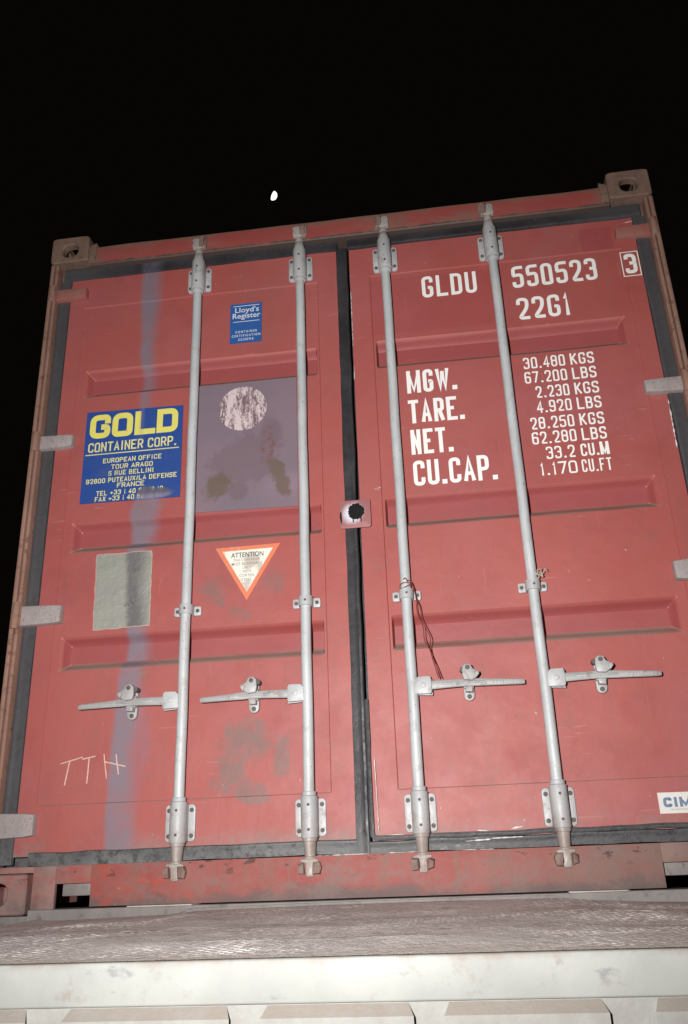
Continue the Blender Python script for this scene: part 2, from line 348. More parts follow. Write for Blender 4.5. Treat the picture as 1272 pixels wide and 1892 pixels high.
def plain(name, col, rough=0.5, var=0.12, scale=20, stripe_col=None, sk=1.0):
    t = NT(name, rough, 0, 0.35)
    n = t.noise(scale, 5, 0.65)
    c = t.mix(t.ramp(n, 0.3, 0.7), col, tuple(q*(1-var) for q in col))
    if stripe_col: c = t.mix(t.math('MULTIPLY', stripe(t), sk), c, stripe_col)
    return t.out(c)
def letter_white():
    t = NT('white_lettering', 0.5, 0, 0.3)
    n = t.noise(45, 5, 0.7)
    return t.out(t.mix(t.ramp(n, 0.62, 0.72, 0, 0.5), (0.80, 0.79, 0.76), (0.5, 0.32, 0.28)))
M['white'] = letter_white()
def gold_blue(name, base, var):
    t = NT(name, 0.4, 0, 0.4)
    n = t.noise(12, 5, 0.6)
    c = t.mix(t.ramp(n, 0.3, 0.7), base, var)
    faint = t.mul(t.blob(-0.90, 1.50, 0.09, 0.04, 0.9, 0.7, 10, 4), 0.25)
    c = t.mix(faint, c, (0.10, 0.12, 0.22))
    col_s = t.mul(t.band(t.x, -0.806, -0.788, 0.006), t.ramp(t.z, 1.55, 1.75), 0.35)
    c = t.mix(col_s, c, (0.20, 0.17, 0.26))
    sm = t.math('MAXIMUM', t.blob(-0.765, 1.405, 0.045, 0.035, 0.4, 0.5, 16, 1), t.blob(-0.715, 1.400, 0.06, 0.024, 0.5, 0.5, 16, 3))
    sm = t.math('MAXIMUM', sm, t.mul(t.ramp(t.z, 1.41, 1.385), stripe(t)))
    c = t.mix(t.math('MULTIPLY', sm, 0.92), c, t.mix(t.ramp(t.z, 1.41, 1.385), (0.10, 0.095, 0.13), (0.21, 0.19, 0.27)))
    return t.out(c)
M['gold_blue'] = gold_blue('blue_sticker_film', (0.022, 0.062, 0.26), (0.030, 0.072, 0.25))
M['gold_yellow'] = gold_blue('yellow_sticker_print', (0.72, 0.66, 0.14), (0.66, 0.60, 0.15))
M['gold_pale'] = gold_blue('pale_yellow_print', (0.72, 0.68, 0.26), (0.62, 0.58, 0.26))
M['lloyd_blue'] = plain('blue_register_film', (0.030, 0.105, 0.33), 0.4, 0.1)
M['print_white'] = plain('white_print', (0.72, 0.72, 0.72), 0.5, 0.1)
M['cimc_white'] = plain('white_label_film', (0.66, 0.64, 0.60), 0.5, 0.08)
M['cimc_blue'] = plain('blue_label_print', (0.14, 0.20, 0.30), 0.5, 0.1)
M['print_black'] = plain('black_print', (0.05, 0.05, 0.055), 0.6, 0.1)
M['print_faded'] = plain('faded_grey_print', (0.30, 0.27, 0.25), 0.6, 0.3, 60)
M['black_paint'] = plain('black_blotch_paint', (0.012, 0.012, 0.013), 0.35, 0.1)
M['chalk'] = plain('pink_white_chalk', (0.68, 0.46, 0.40), 0.8, 0.3, 120)
M['scrape'] = plain('bare_white_scrape', (0.70, 0.66, 0.64), 0.6, 0.3, 60)
def attn():
    t = NT('warning_label_white', 0.5, 0, 0.35)
    n = t.noise(30, 6, 0.7); n2 = t.noise(14, 5, 0.6, off=(3, 3, 3))
    c = t.mix(t.ramp(n2, 0.5, 0.62, 0, 0.8), (0.72, 0.70, 0.62), (0.44, 0.38, 0.32))
    c = t.mix(t.ramp(n, 0.62, 0.70, 0, 0.7), c, (0.34, 0.24, 0.20)); return t.out(c)
M['attn_white'] = attn()
def attno():
    t = NT('warning_label_orange', 0.5, 0, 0.35)
    n = t.noise(70, 5, 0.75)
    wear = t.mul(t.ramp(n, 0.53, 0.60), t.ramp(t.math('SUBTRACT', t.z, t.x), 1.50, 1.62))
    c = t.mix(wear, (0.64, 0.19, 0.10), (0.55, 0.36, 0.30)); return t.out(c)
M['attn_orange'] = attno()
def purple():
    t = NT('faded_mauve_patch', 0.55, 0, 0.3)
    n = t.noise(5, 5, 0.6)
    c = t.mix(t.ramp(n, 0.3, 0.7), (0.205, 0.145, 0.175), (0.175, 0.135, 0.165))
    c = t.mix(t.mul(t.blob(-0.24, 1.4, 0.12, 0.08, 0.9, 0.4, 4, 2), 0.35), c, (0.30, 0.22, 0.27))
    # hand-shaped olive smears where a label was scraped off
    m = t.math('MAXIMUM', t.mul(t.blob(-0.49, 1.405, 0.075, 0.055, 0.45, 0.75, 12, 1, 0.5), 1.0), t.mul(t.blob(-0.265, 1.43, 0.036, 0.10, 0.45, 0.8, 13, 5, 0.35), 1.0))
    m2 = t.mul(t.blob(-0.39, 1.51, 0.14, 0.13, 0.3, 0.9, 8, 7), 0.5)
    m2 = t.math('MAXIMUM', m2, t.mul(t.blob(-0.42, 1.38, 0.045, 0.05, 0.4, 0.4, 9, 9, -0.5), 0.6))
    m2 = t.math('MAXIMUM', m2, t.mul(t.blob(-0.30, 1.60, 0.06, 0.07, 0.4, 0.6, 9, 11), 0.55))
    c = t.mix(m2, c, (0.140, 0.095, 0.110)); c = t.mix(t.mul(m, 0.85), c, (0.130, 0.092, 0.070))
    rs = t.mul(t.blob(-0.31, 1.56, 0.035, 0.09, 0.6, 0.8, 16, 4), t.ramp(t.noise(40, 5, 0.7), 0.45, 0.6), 0.7)
    c = t.mix(rs, c, (0.16, 0.06, 0.05)); return t.out(c)
M['purple'] = purple()
def torn():
    t = NT('torn_round_label', 0.6, 0, 0.3)
    n = t.noise(48, 7, 0.8, sx=(2.4, 1, 0.8), dist=0.8); n2 = t.noise(14, 4, 0.6, sx=(2.6, 1, 0.5), off=(4, 4, 4))
    k = t.math('ADD', t.math('MULTIPLY', n, 0.6), t.math('MULTIPLY', n2, 0.4))
    return t.out(t.mix(t.ramp(k, 0.45, 0.53), (0.17, 0.105, 0.125), (0.58, 0.48, 0.48)))
M['torn'] = torn()
def sheet():
    t = NT('silver_grey_sheet', 0.32, 0.35, 0.5)
    n = t.noise(7, 5, 0.6, sx=(0.5, 1, 1)); n2 = t.noise(90, 3, 0.6, sx=(0.15, 1, 1)); n3 = t.noise(50, 5, 0.7)
    c = t.mix(t.ramp(n, 0.3, 0.7), (0.43, 0.43, 0.38), (0.33, 0.33, 0.295))
    c = t.mix(t.ramp(n2, 0.5, 0.7, 0, 0.3), c, (0.30, 0.32, 0.20))
    c = t.mix(t.math('MULTIPLY', stripe(t), 0.8), c, (0.15, 0.135, 0.15))
    sp = t.mul(t.ramp(n3, 0.60, 0.64), t.blob(-0.80, 1.03, 0.04, 0.12, 0.9, 0.5, 10, 2))
    c = t.mix(sp, c, (0.06, 0.055, 0.05))
    t.bump(t.noise(11, 4, 0.6), 0.010, 0.8); return t.out(c, t.ramp(n, 0.3, 0.7, 0.3, 0.5))
M['sheet'] = sheet()
M['sheet_edge'] = plain('pink_glue_edge', (0.50, 0.33, 0.28), 0.6, 0.3, 40)
def sealp():
    t = NT('overpainted_seal_plate', 0.5, 0, 0.35)
    m = t.blob(-0.002, 1.248, 0.048, 0.050, 0.6, 0.25, 12, 1)
    n = t.noise(30, 5, 0.7)
    c = t.mix(t.ramp(n, 0.3, 0.7), (0.33, 0.12, 0.12), (0.30, 0.14, 0.14))
    c = t.mix(m, c, (0.60, 0.60, 0.66)); return t.out(c)
M['seal'] = sealp()
def deckm():
    t = NT('worn_grey_tread', 0.8, 0.0, 0.25)
    n1 = t.noise(3.2, 6, 0.65, sx=(1.2, 0.8, 1)); n2 = t.noise(30, 6, 0.72, sx=(1.5, 0.8, 1), off=(2, 2, 2)); n3 = t.noise(4.2, 7, 0.72, sx=(1.2, 0.9, 1), off=(7, 1, 0))
    c = t.mix(t.ramp(n1, 0.35, 0.65), (0.58, 0.54, 0.51), (0.68, 0.645, 0.615))
    c = t.mix(t.ramp(t.x, 0.3, 0.9, 0, 0.45), c, (0.46, 0.37, 0.32))
    w = t.mul(t.ramp(n3, 0.49, 0.58), t.ramp(n2, 0.42, 0.55))
    c = t.mix(t.math('MULTIPLY', w, 0.85), c, (0.78, 0.73, 0.69))
    dk = t.ramp(t.noise(12, 6, 0.7, sx=(1.2, 0.8, 1), off=(5, 8, 1)), 0.54, 0.70, 0, 0.7)
    c = t.mix(dk, c, (0.36, 0.32, 0.295))
    edge = t.mul(t.ramp(t.math('ADD', t.y, t.math('MULTIPLY', n1, 0.15)), -1.0, -1.14), 0.75)
    c = t.mix(edge, c, t.mix(n2, (0.48, 0.43, 0.38), (0.68, 0.63, 0.57)))
    t.bump(n2, 0.009, 1.0); return t.out(c)
M['deck'] = deckm()
def lugm():
    t = NT('worn_tread_lug', 0.75, 0.0, 0.3)
    n = t.noise(40, 5, 0.7); n3 = t.noise(4.2, 7, 0.72, sx=(1.2, 0.9, 1), off=(7, 1, 0))
    c = t.mix(t.ramp(n, 0.3, 0.7), (0.36, 0.335, 0.315), (0.47, 0.44, 0.415))
    c = t.mix(t.ramp(t.x, 0.3, 0.9, 0, 0.45), c, (0.36, 0.29, 0.25))
    return t.out(t.mix(t.ramp(n3, 0.48, 0.60, 0, 0.95), c, (0.72, 0.69, 0.66)))
M['lug'] = lugm()
def beamm():
    t = NT('chalky_white_beam_paint', 0.6, 0, 0.3)
    n1 = t.noise(4, 5, 0.6); n2 = t.noise(16, 6, 0.7, off=(3, 3, 3)); n3 = t.noise(9, 5, 0.65, sx=(1, 1, 2.0), off=(8, 2, 1))
    c = t.mix(t.ramp(n1, 0.35, 0.65), (0.26, 0.265, 0.248), (0.215, 0.22, 0.207))
    c = t.mix(t.ramp(n2, 0.56, 0.68, 0, 0.6), c, (0.19, 0.155, 0.13))
    c = t.mix(t.ramp(n3, 0.60, 0.68, 0, 0.6), c, (0.125, 0.125, 0.135))
    c = t.mix(t.mul(t.ramp(t.z, -0.034, -0.022), t.ramp(n2, 0.35, 0.6), 0.6), c, (0.18, 0.14, 0.118))
    t.bump(t.math('ADD', n1, t.math('MULTIPLY', n2, 0.3)), 0.004, 0.6); return t.out(c)
M['beam'] = beamm()
def corrm():
    t = NT('dusty_pressed_panel_paint', 0.7, 0, 0.3)
    n2 = t.noise(16, 6, 0.7)
    n = t.n.new('ShaderNodeSeparateXYZ'); t.t.links.new(t.geo.outputs['Normal'], n.inputs[0])
    c = t.mix(t.ramp(n2, 0.3, 0.7), (0.25, 0.25, 0.235), (0.215, 0.205, 0.19))
    c = t.mix(t.mul(t.ramp(n.outputs[2], 0.15, 0.4), t.ramp(n2, 0.2, 0.6, 0.6, 1.0)), c, (0.205, 0.178, 0.155))
    t.bump(n2, 0.004, 0.7); return t.out(c)
M['corr'] = corrm()
M['bearer'] = rusty('smooth_grey_bearer_steel', (0.19, 0.17, 0.162), (0.24, 0.215, 0.205), (0.13, 0.11, 0.10), 9, 0.6)
M['pad'] = rusty('pale_pad_steel', (0.42, 0.385, 0.345), (0.48, 0.44, 0.39), (0.34, 0.28, 0.24), 14, 0.6)
M['wire'] = plain('dark_red_wire_sheath', (0.20, 0.035, 0.03), 0.5, 0.3, 60)
M['string'] = plain('dirty_white_string', (0.5, 0.44, 0.38), 0.8, 0.3, 80)
M['side'] = red_paint('red_side_paint', False, False, 0.4)
M['dark_wood'] = rusty('dark_underside', (0.05, 0.04, 0.035), (0.07, 0.055, 0.05), (0.03, 0.025, 0.02), 10)
def groundm():
    t = NT('dark_gravel', 0.9, 0, 0.2)
    n = t.noise(14, 7, 0.75)
    c = t.mix(t.ramp(n, 0.35, 0.65), (0.045, 0.04, 0.035), (0.10, 0.09, 0.08)); t.bump(n, 0.03, 1.0); return t.out(c)
M['ground'] = groundm()

# ---------------------------------------------------------------- lettering: a rounded stroke alphabet
GL = {
 'A': [[(0,0),(.5,1),(1,0)],[(.2,.3),(.8,.3)]], 'B': [[(0,1),(.95,1),(.95,.53),(0,.53)],[(0,.53),(1,.53),(1,0),(0,0)],[(0,0),(0,1)]],
 'C': [[(1,.71),(1,1),(0,1),(0,0),(1,0),(1,.29)]], 'D': [[(0,1),(1,1),(1,0),(0,0)],[(0,0),(0,1)]],
 'E': [[(1,1),(0,1),(0,0),(1,0)],[(0,.52),(.85,.52)]], 'F': [[(1,1),(0,1),(0,0)],[(0,.52),(.85,.52)]],
 'G': [[(1,.73),(1,1),(0,1),(0,0),(1,0),(1,.46),(.55,.46)]], 'I': [[(.5,0),(.5,1)]],
 'K': [[(0,0),(0,1)],[(1,1),(0,.42)],[(.3,.58),(1,0)]], 'L': [[(0,1),(0,0),(1,0)]],
 'M': [[(0,0),(0,1)],[(1,0),(1,1)],[(.0,1),(.5,.06),(1,1)]], 'N': [[(0,0),(0,1)],[(1,0),(1,1)],[(0,1),(1,0)]], 'O': [[(.5,0),(0,0),(0,1),(1,1),(1,0),(.5,0)]],
 'P': [[(0,1),(1,1),(1,.45),(0,.45)],[(0,0),(0,1)]], 'R': [[(0,1),(1,1),(1,.47),(0,.47)],[(0,0),(0,1)],[(.55,.47),(1,0)]],
 'S': [[(1,.76),(1,1),(0,1),(0,.53),(1,.49),(1,0),(0,0),(0,.24)]], 'T': [[(0,1),(1,1)],[(.5,1),(.5,0)]],
 'U': [[(0,1),(0,0),(1,0),(1,1)]], 'W': [[(0,1),(.24,0),(.5,.92)],[(.5,.92),(.76,0),(1,1)]],
 '0': [[(.5,0),(0,0),(0,1),(1,1),(1,0),(.5,0)]], '1': [[(.25,.8),(.6,1),(.6,0)]],
 '2': [[(0,.72),(0,1),(1,1),(1,.55),(0,0),(1,0)]], '3': [[(0,.78),(0,1),(1,1),(1,.53),(.35,.53)],[(.5,.53),(1,.53),(1,0),(0,0),(0,.22)]],
 '4': [[(.75,0),(.75,1),(0,.28)],[(0,.26),(1,.26)]], '5': [[(1,1),(0,1),(0,.58)],[(0,.58),(1,.62),(1,0),(0,0),(0,.24)]],
 '6': [[(1,.80),(1,1),(0,1),(0,0),(1,0),(1,.28)],[(1,.28),(1,.56),(.1,.56)]], '7': [[(0,1),(1,1),(.35,0)]],
 '8': [[(.5,.53),(0,.53),(0,1),(1,1),(1,.53),(.5,.53)],[(.5,.53),(0,.53),(0,0),(1,0),(1,.53),(.5,.53)]],
 'H': [[(0,0),(0,1)],[(1,0),(1,1)],[(0,.5),(1,.5)]], 'X': [[(0,0),(1,1)],[(0,1),(1,0)]], '/': [[(0,0),(1,1)]], '+': [[(0,.42),(1,.42)],[(.5,.12),(.5,.72)]], '9': [[(0,.20),(0,0),(1,0),(1,1),(0,1),(0,.72)],[(0,.72),(0,.44),(.9,.44)]], '.': 'dot', ',': 'dot', ' ': None }
HARD = set('AEFKLMNTW147IHX/+')
def round_path(p, r):
    out = [p[0]]
    for i in range(1, len(p)-1):
        a, b, c = Vector(p[i-1]), Vector(p[i]), Vector(p[i+1])
        la, lc = (a-b).length, (c-b).length
        q = min(r, la*0.48, lc*0.48)
        s, e = b + (a-b).normalized()*q, b + (c-b).normalized()*q
        for k in range(6):
            u = k/5; out.append(tuple((1-u)**2*s + 2*u*(1-u)*b + u*u*e))
    out.append(p[-1]); return out
def ribbon(mb, p, w, y, m):
    p = [Vector(q) for q in p]
    q = [p[0]]
    for a in p[1:]:
        if (a-q[-1]).length > 1e-6: q.append(a)
    p = q; L = []; R = []
    for i, a in enumerate(p):
        d0 = (p[i]-p[i-1]).normalized() if i else (p[1]-p[0]).normalized()
        d1 = (p[i+1]-p[i]).normalized() if i < len(p)-1 else d0
        n0 = Vector((-d0.y, d0.x)); n1 = Vector((-d1.y, d1.x)); n = (n0+n1)
        n = n.normalized() if n.length > 1e-6 else n0
        k = w/2/max(0.5, n.dot(n0))
        L.append(a+n*k); R.append(a-n*k)
    vs = [(v.x, y, v.y) for v in L] + [(v.x, y, v.y) for v in R]; N = len(p)
    mb.add(vs, [[i, i+1, N+i+1, N+i] for i in range(N-1)], m)
def strokes(mb, text, x0, x1, z0, z1, w, y, m=0, gap=None, rad=None, wide=()):
    """lay text between x0 and x1 (outer edges), strokes w thick"""
    gap = w*0.62 if gap is None else gap
    rel = [0.45 if c in '.,' else (0.45 if c == ' ' else (0.55 if c in '1I/' else (1.35 if c in 'MW' else 1.0))) for c in text]
    cw = (x1 - x0 - gap*(len(text)-1))/sum(rel); x = x0; k = 0
    for c, r in zip(text, rel):
        g = GL[c]; W_ = cw*r
        if g == 'dot':
            s = w*0.62; cx = x + W_/2
            mb.add([(cx-s, y, z0), (cx+s, y, z0), (cx+s, y, z0+2*s), (cx-s, y, z0+2*s)], [[0, 1, 2, 3]], m)
        elif g:
            for path in g:
                pp = [(x + w/2 + px*(W_-w), z0 + w/2 + pz*(z1-z0-w)) for px, pz in path]
                if c in HARD: rp = pp
                else: rp = round_path(pp, rad if rad else min(W_*0.42, (z1-z0)*0.22))
                closed = (Vector(path[0])-Vector(path[-1])).length < 1e-6
                rp = [Vector(q) for q in rp]
                if not closed:
                    for e, f in ((0, 1), (-1, -2)):
                        dv = (rp[e]-rp[f]).normalized(); diag = min(abs(dv.x), abs(dv.y)) > 0.1
                        pe = path[e][1] if abs(dv.y) > abs(dv.x) else path[e][0]
                        if pe in (0, 1): rp[e] = rp[e] + dv*w*(0.30 if diag else 0.5)
                elif c in HARD or c in 'DBPR0O8': rp[-1] = rp[-1] + (rp[-1]-rp[-2]).normalized()*w*(0.5 if c in 'DBPRA' else 0)
                ww = w*(0.72 if (c in 'MN' and path is g[-1]) else (0.92 if c == 'W' else 1))
                k += 1; ribbon(mb, rp, ww, y - 0.00012*(k % 5), m)
        x += W_ + gap
_font_cache = {}
def type_set(mb, text, x0, x1, z0, z1, y, m=0, bold=0.0):
    """set a line in the built-in sans face, stretched to the box"""
    cu = bpy.data.curves.new('line', 'FONT'); cu.body = text; cu.size = 1; cu.resolution_u = 3; cu.offset = bold
    o = bpy.data.objects.new('line', cu); COL.objects.link(o)
    dg = bpy.context.evaluated_depsgraph_get(); dg.update()
    me = bpy.data.meshes.new_from_object(o.evaluated_get(dg))
    vs = [v.co.copy() for v in me.vertices]; fs = [list(p.vertices) for p in me.polygons]
    bpy.data.objects.remove(o); bpy.data.curves.remove(cu); bpy.data.meshes.remove(me)
    a, b = min(v.x for v in vs), max(v.x for v in vs)
    c0, c1 = 0.0, 0.729
    mb.add([(x0+(v.x-a)/(b-a)*(x1-x0), y, z0+(v.y-c0)/(c1-c0)*(z1-z0)) for v in vs], fs, m)
def quad(mb, x0, x1, z0, z1, y, m=0): mb.add([(x0, y, z0), (x1, y, z0), (x1, y, z1), (x0, y, z1)], [[0, 1, 2, 3]], m)

# ---------------------------------------------------------------- ground
mb = MB(); mb.add([(-400, -400, -1.45), (400, -400, -1.45), (400, 400, -1.45), (-400, 400, -1.45)], [[0, 1, 2, 3]])
g = mb.build('ground', M['ground'], fix=False); g['kind'] = 'structure'

# ---------------------------------------------------------------- loading platform under the container
PF = empty('loading_platform', (0, 0, -1.45), 'pale steel loading platform with worn grey tread deck, standing beneath the red container', 'platform')
def wparent(o):       # keep world coordinates although the parent stands elsewhere
    o.matrix_parent_inverse = Matrix.Translation(-o.parent.location); return o
EDGE = [(-1.5, -0.034), (-1.10, -0.031), (-1.0, -0.010), (-0.93, -0.014), (-0.78, -0.011), (-0.57, -0.007), (-0.50, 0.001), (-0.12, 0.005), (0.07, 0.006),
        (0.285, 0.006), (0.54, 0.004), (0.63, -0.003), (0.78, -0.012), (0.89, -0.016), (1.5, -0.020)]
def edge_z(x):
    for (a, b), (c, d) in zip(EDGE, EDGE[1:]):
        if x <= c: return b + (d-b)*max(0, (x-a))/(c-a)
    return EDGE[-1][1]
def deck_z(x, y):
    t = min(1, max(0, (-0.05 - y)/1.19)); z = edge_z(x)*(1-t)**1.5 + (-0.020)*(1-(1-t)**1.5)
    a = math.sin(min(1, t)*math.pi)
    z += a*0.010*(mnoise.noise(Vector((x*1.6, y*3.2, 4))) - 0.1)
    z += a*0.004*mnoise.noise(Vector((x*5, y*9, 1)))
    # lapped seams: one sheet ends on top of the next
    for yy, x0, x1, hh in ((-0.70, -0.85, 0.0, 0.005), (-0.95, -0.28, 0.30, 0.004), (-0.80, 0.25, 1.2, 0.0035)):
        yl = yy + 0.03*mnoise.noise(Vector((x*3, yy*9, 0))) + 0.004*mnoise.noise(Vector((x*45, yy, 0)))
        if x0 < x < x1 and yl - 0.20 < y < yl: z += hh*(1-(yl-y)/0.20)**2*min(1, (x-x0)/0.1, (x1-x)/0.1)
    return z
mb = MB(); NX, NY = 260, 170
X0, X1, Y0, Y1 = -1.35, 1.35, -1.236, -0.045
vs = []
for j in range(NY+1):
    for i in range(NX+1):
        x = X0+(X1-X0)*i/NX; y = Y0+(Y1-Y0)*j/NY
        if j == NY: y += 0.010*mnoise.noise(Vector((x*4, 0, 2)))
        vs.append((x, y, deck_z(x, y)))
fs = [[j*(NX+1)+i, j*(NX+1)+i+1, (j+1)*(NX+1)+i+1, (j+1)*(NX+1)+i] for j in range(NY) for i in range(NX)]
n0 = len(vs)                                           # rear edge has a real thickness
vs += [(vs[NY*(NX+1)+i][0], vs[NY*(NX+1)+i][1]+0.001, vs[NY*(NX+1)+i][2]-0.006) for i in range(NX+1)]
fs += [[NY*(NX+1)+i, NY*(NX+1)+i+1, n0+i+1, n0+i] for i in range(NX)]
mb.add(vs, fs); tread = wparent(mb.build('tread_sheet', M['deck'], PF, angle=60, fix=False))
mb = MB(); r = 0
yy = Y0 + 0.05
while yy < Y1 - 0.02:
    xx = X0 + 0.02 + (0.0125 if r % 2 else 0)
    while xx < X1 - 0.02:
        x = xx + random.uniform(-.0015, .0015); y = yy + random.uniform(-.0012, .0012)
        wear = mnoise.noise(Vector((x*2.3, y*5.0, 9)))
        if abs(x - 0.29) < 1.12 and random.random() > 0.10:
            k_ = random.uniform(.75, 1.1); a, b, h = 0.0098*k_, 0.0034*k_, max(0.00025, (0.00060 + 0.0009*wear)*random.uniform(.6, 1.25))
            if r % 2: dx, dy = a*0.92, a*0.18
            else: dx, dy = a*0.92, -a*0.18
            z = deck_z(x, y) - 0.0004; px, py = -dy/a*b, dx/a*b
            base = [(x-dx, y-dy), (x-dx*.3-px, y-dy*.3-py), (x+dx*.3-px, y+dy*.3-py), (x+dx, y+dy), (x+dx*.3+px, y+dy*.3+py), (x-dx*.3+px, y-dy*.3+py)]
            top = [(x+(u-x)*.45, y+(v-y)*.4, z+h) for u, v in base]
            mb.add([(u, v, z) for u, v in base]+top, [[k, (k+1) % 6, 6+(k+1) % 6, 6+k] for k in range(6)]+[[6, 7, 8, 9, 10, 11]])
        xx += 0.025
    yy += 0.0118; r += 1
lug = wparent(mb.build('tread_lug', M['lug'], PF, smooth=False, fix=False)); lug['kind'] = 'stuff'
mb = MB(); mb.box(-1.45, 1.45, -1.240, -1.20, -0.085, -0.0215, 0.004, seg=3)
wparent(mb.build('edge_beam', M['beam'], PF))
# bearer on which the container corner fittings stand
mb = MB(); mb.box(-1.45, 1.45, -0.010, 6.2, -0.045, -0.001, 0.004)
wparent(mb.build('bearer_plate', M['bearer'], PF))
mb = MB(); mb.box(-1.45, 1.45, -1.19, 6.2, -0.14, -0.052, 0.004)
wparent(mb.build('deck_frame', M['dark_wood'], PF))
# pressed end panel: pockets standing proud, their dusty tops slanting outwards
mb = MB(); ys, yb = -1.236, -1.26
cx0 = [-1.17 + 0.003, -0.843, -0.215 - 0.30, -0.215, 0.105, 0.3635 + 0.005, 0.69, 1.02]
ribs = [(-1.36, -1.11), (-1.015, -0.765), (-0.675, -0.425), (-0.350, -0.095), (-0.030, 0.190), (0.252, 0.478), (0.560, 0.800), (0.890, 1.130), (1.22, 1.42)]
quad(mb, -1.45, 1.45, -0.85, -0.0852, ys)
for a, b in ribs:
    zt, zf, d = -0.0862, -0.102, 0.020
    P = [(a, ys-.0005, zt), (b, ys-.0005, zt), (b+.008, -1.254, zf), (a-.008, -1.254, zf), (a-.018, ys-.0005, -0.80), (b+.018, ys-.0005, -0.80), (b+.008, -1.254, -0.77), (a-.008, -1.254, -0.77)]
    mb.add(P, [[0, 1, 2, 3], [3, 2, 6, 7], [0, 3, 7, 4], [1, 5, 6, 2], [7, 6, 5, 4]])
for sx in (-1.45, 1.45):
    mb.add([(sx, ys, -0.85), (sx, 6.2, -0.85), (sx, 6.2, -0.0525), (sx, ys, -0.0525)], [[0, 1, 2, 3]])
mb.add([(-1.45, 6.2, -0.85), (1.45, 6.2, -0.85), (1.45, 6.2, -0.0525), (-1.45, 6.2, -0.0525)], [[0, 1, 2, 3]])
b_ = mb.build('pressed_end_panel', M['corr'], PF, angle=25, fix=False); wparent(b_)
for x in (-1.3, 1.18):
    for y in (-1.1, 1.5, 4, 5.9):
        mb = MB(); mb.box(x, x+0.12, y, y+0.12, -1.45, -0.86, 0.005); wparent(mb.build('support_post', M['corr'], PF))
mb = MB(); vs = []; n_ = 120
for i in range(n_+1):
    x = -1.034 + 2.068*i/n_; zb = min(0.0115, edge_z(x) + 0.0060 + 0.002*mnoise.noise(Vector((x*4, 3, 3))))
    if abs(x) > 0.55: zb = min(zb, edge_z(x) - 0.004*min(1, (abs(x)-.55)/.08)+.001)
    vs += [(x, 0.10, 0.0155), (x, -0.018, 0.0155), (x, -0.020, 0.0140), (x, -0.020, zb), (x, -0.012, zb), (x, -0.012, -0.04)]
mb.add(vs, [[i*6+k, i*6+k+1, (i+1)*6+k+1, (i+1)*6+k] for i in range(n_) for k in range(5)])
wparent(mb.build('bearer_lip', M['bearer'], PF, fix=False))
# two pale packing plates pushed in between bearer and sill
def plate(poly, z0, z1, name):
    m_ = MB(); b = bmesh.new(); vs = [b.verts.new((x, y, z0)) for x, y in poly]; f = b.faces.new(vs)
    rr = bmesh.ops.extrude_face_region(b, geom=[f])
    for v in rr['geom']:
        if isinstance(v, bmesh.types.BMVert): v.co.z = z1
    bmesh.ops.bevel(b, geom=b.edges[:], offset=0.002, segments=2, affect='EDGES'); m_.bm(b); return m_.build(name, M['pad'])
p = plate([(-0.72, -0.034), (-0.585, -0.040), (-0.52, -0.028), (-0.50, 0.10), (-0.70, 0.10)], 0.0156, 0.0188, 'packing_plate')
tag(p, 'pale thin packing plate under the container sill, left below the first rod', 'plate', 'packing plates under the container')
p = plate([(0.575, -0.028), (0.62, -0.036), (0.735, -0.036), (0.745, -0.03), (0.745, 0.10), (0.58, 0.10)], 0.0156, 0.0188, 'packing_plate')
tag(p, 'pale thin packing plate under the container sill, right below the fourth rod', 'plate', 'packing plates under the container')

# ---------------------------------------------------------------- the container
CT = empty('shipping_container', (0, 3.03, 0), 'weathered red steel shipping container with white lettering and four locking rods on its doors', 'container')
def cpart(mb, name, mats, **k): return wparent(mb.build(name, mats, CT, **k))
def sub(mb, name, mats, parent, **k):
    return mb.build(name, mats, parent, **k)
LEN = 6.058
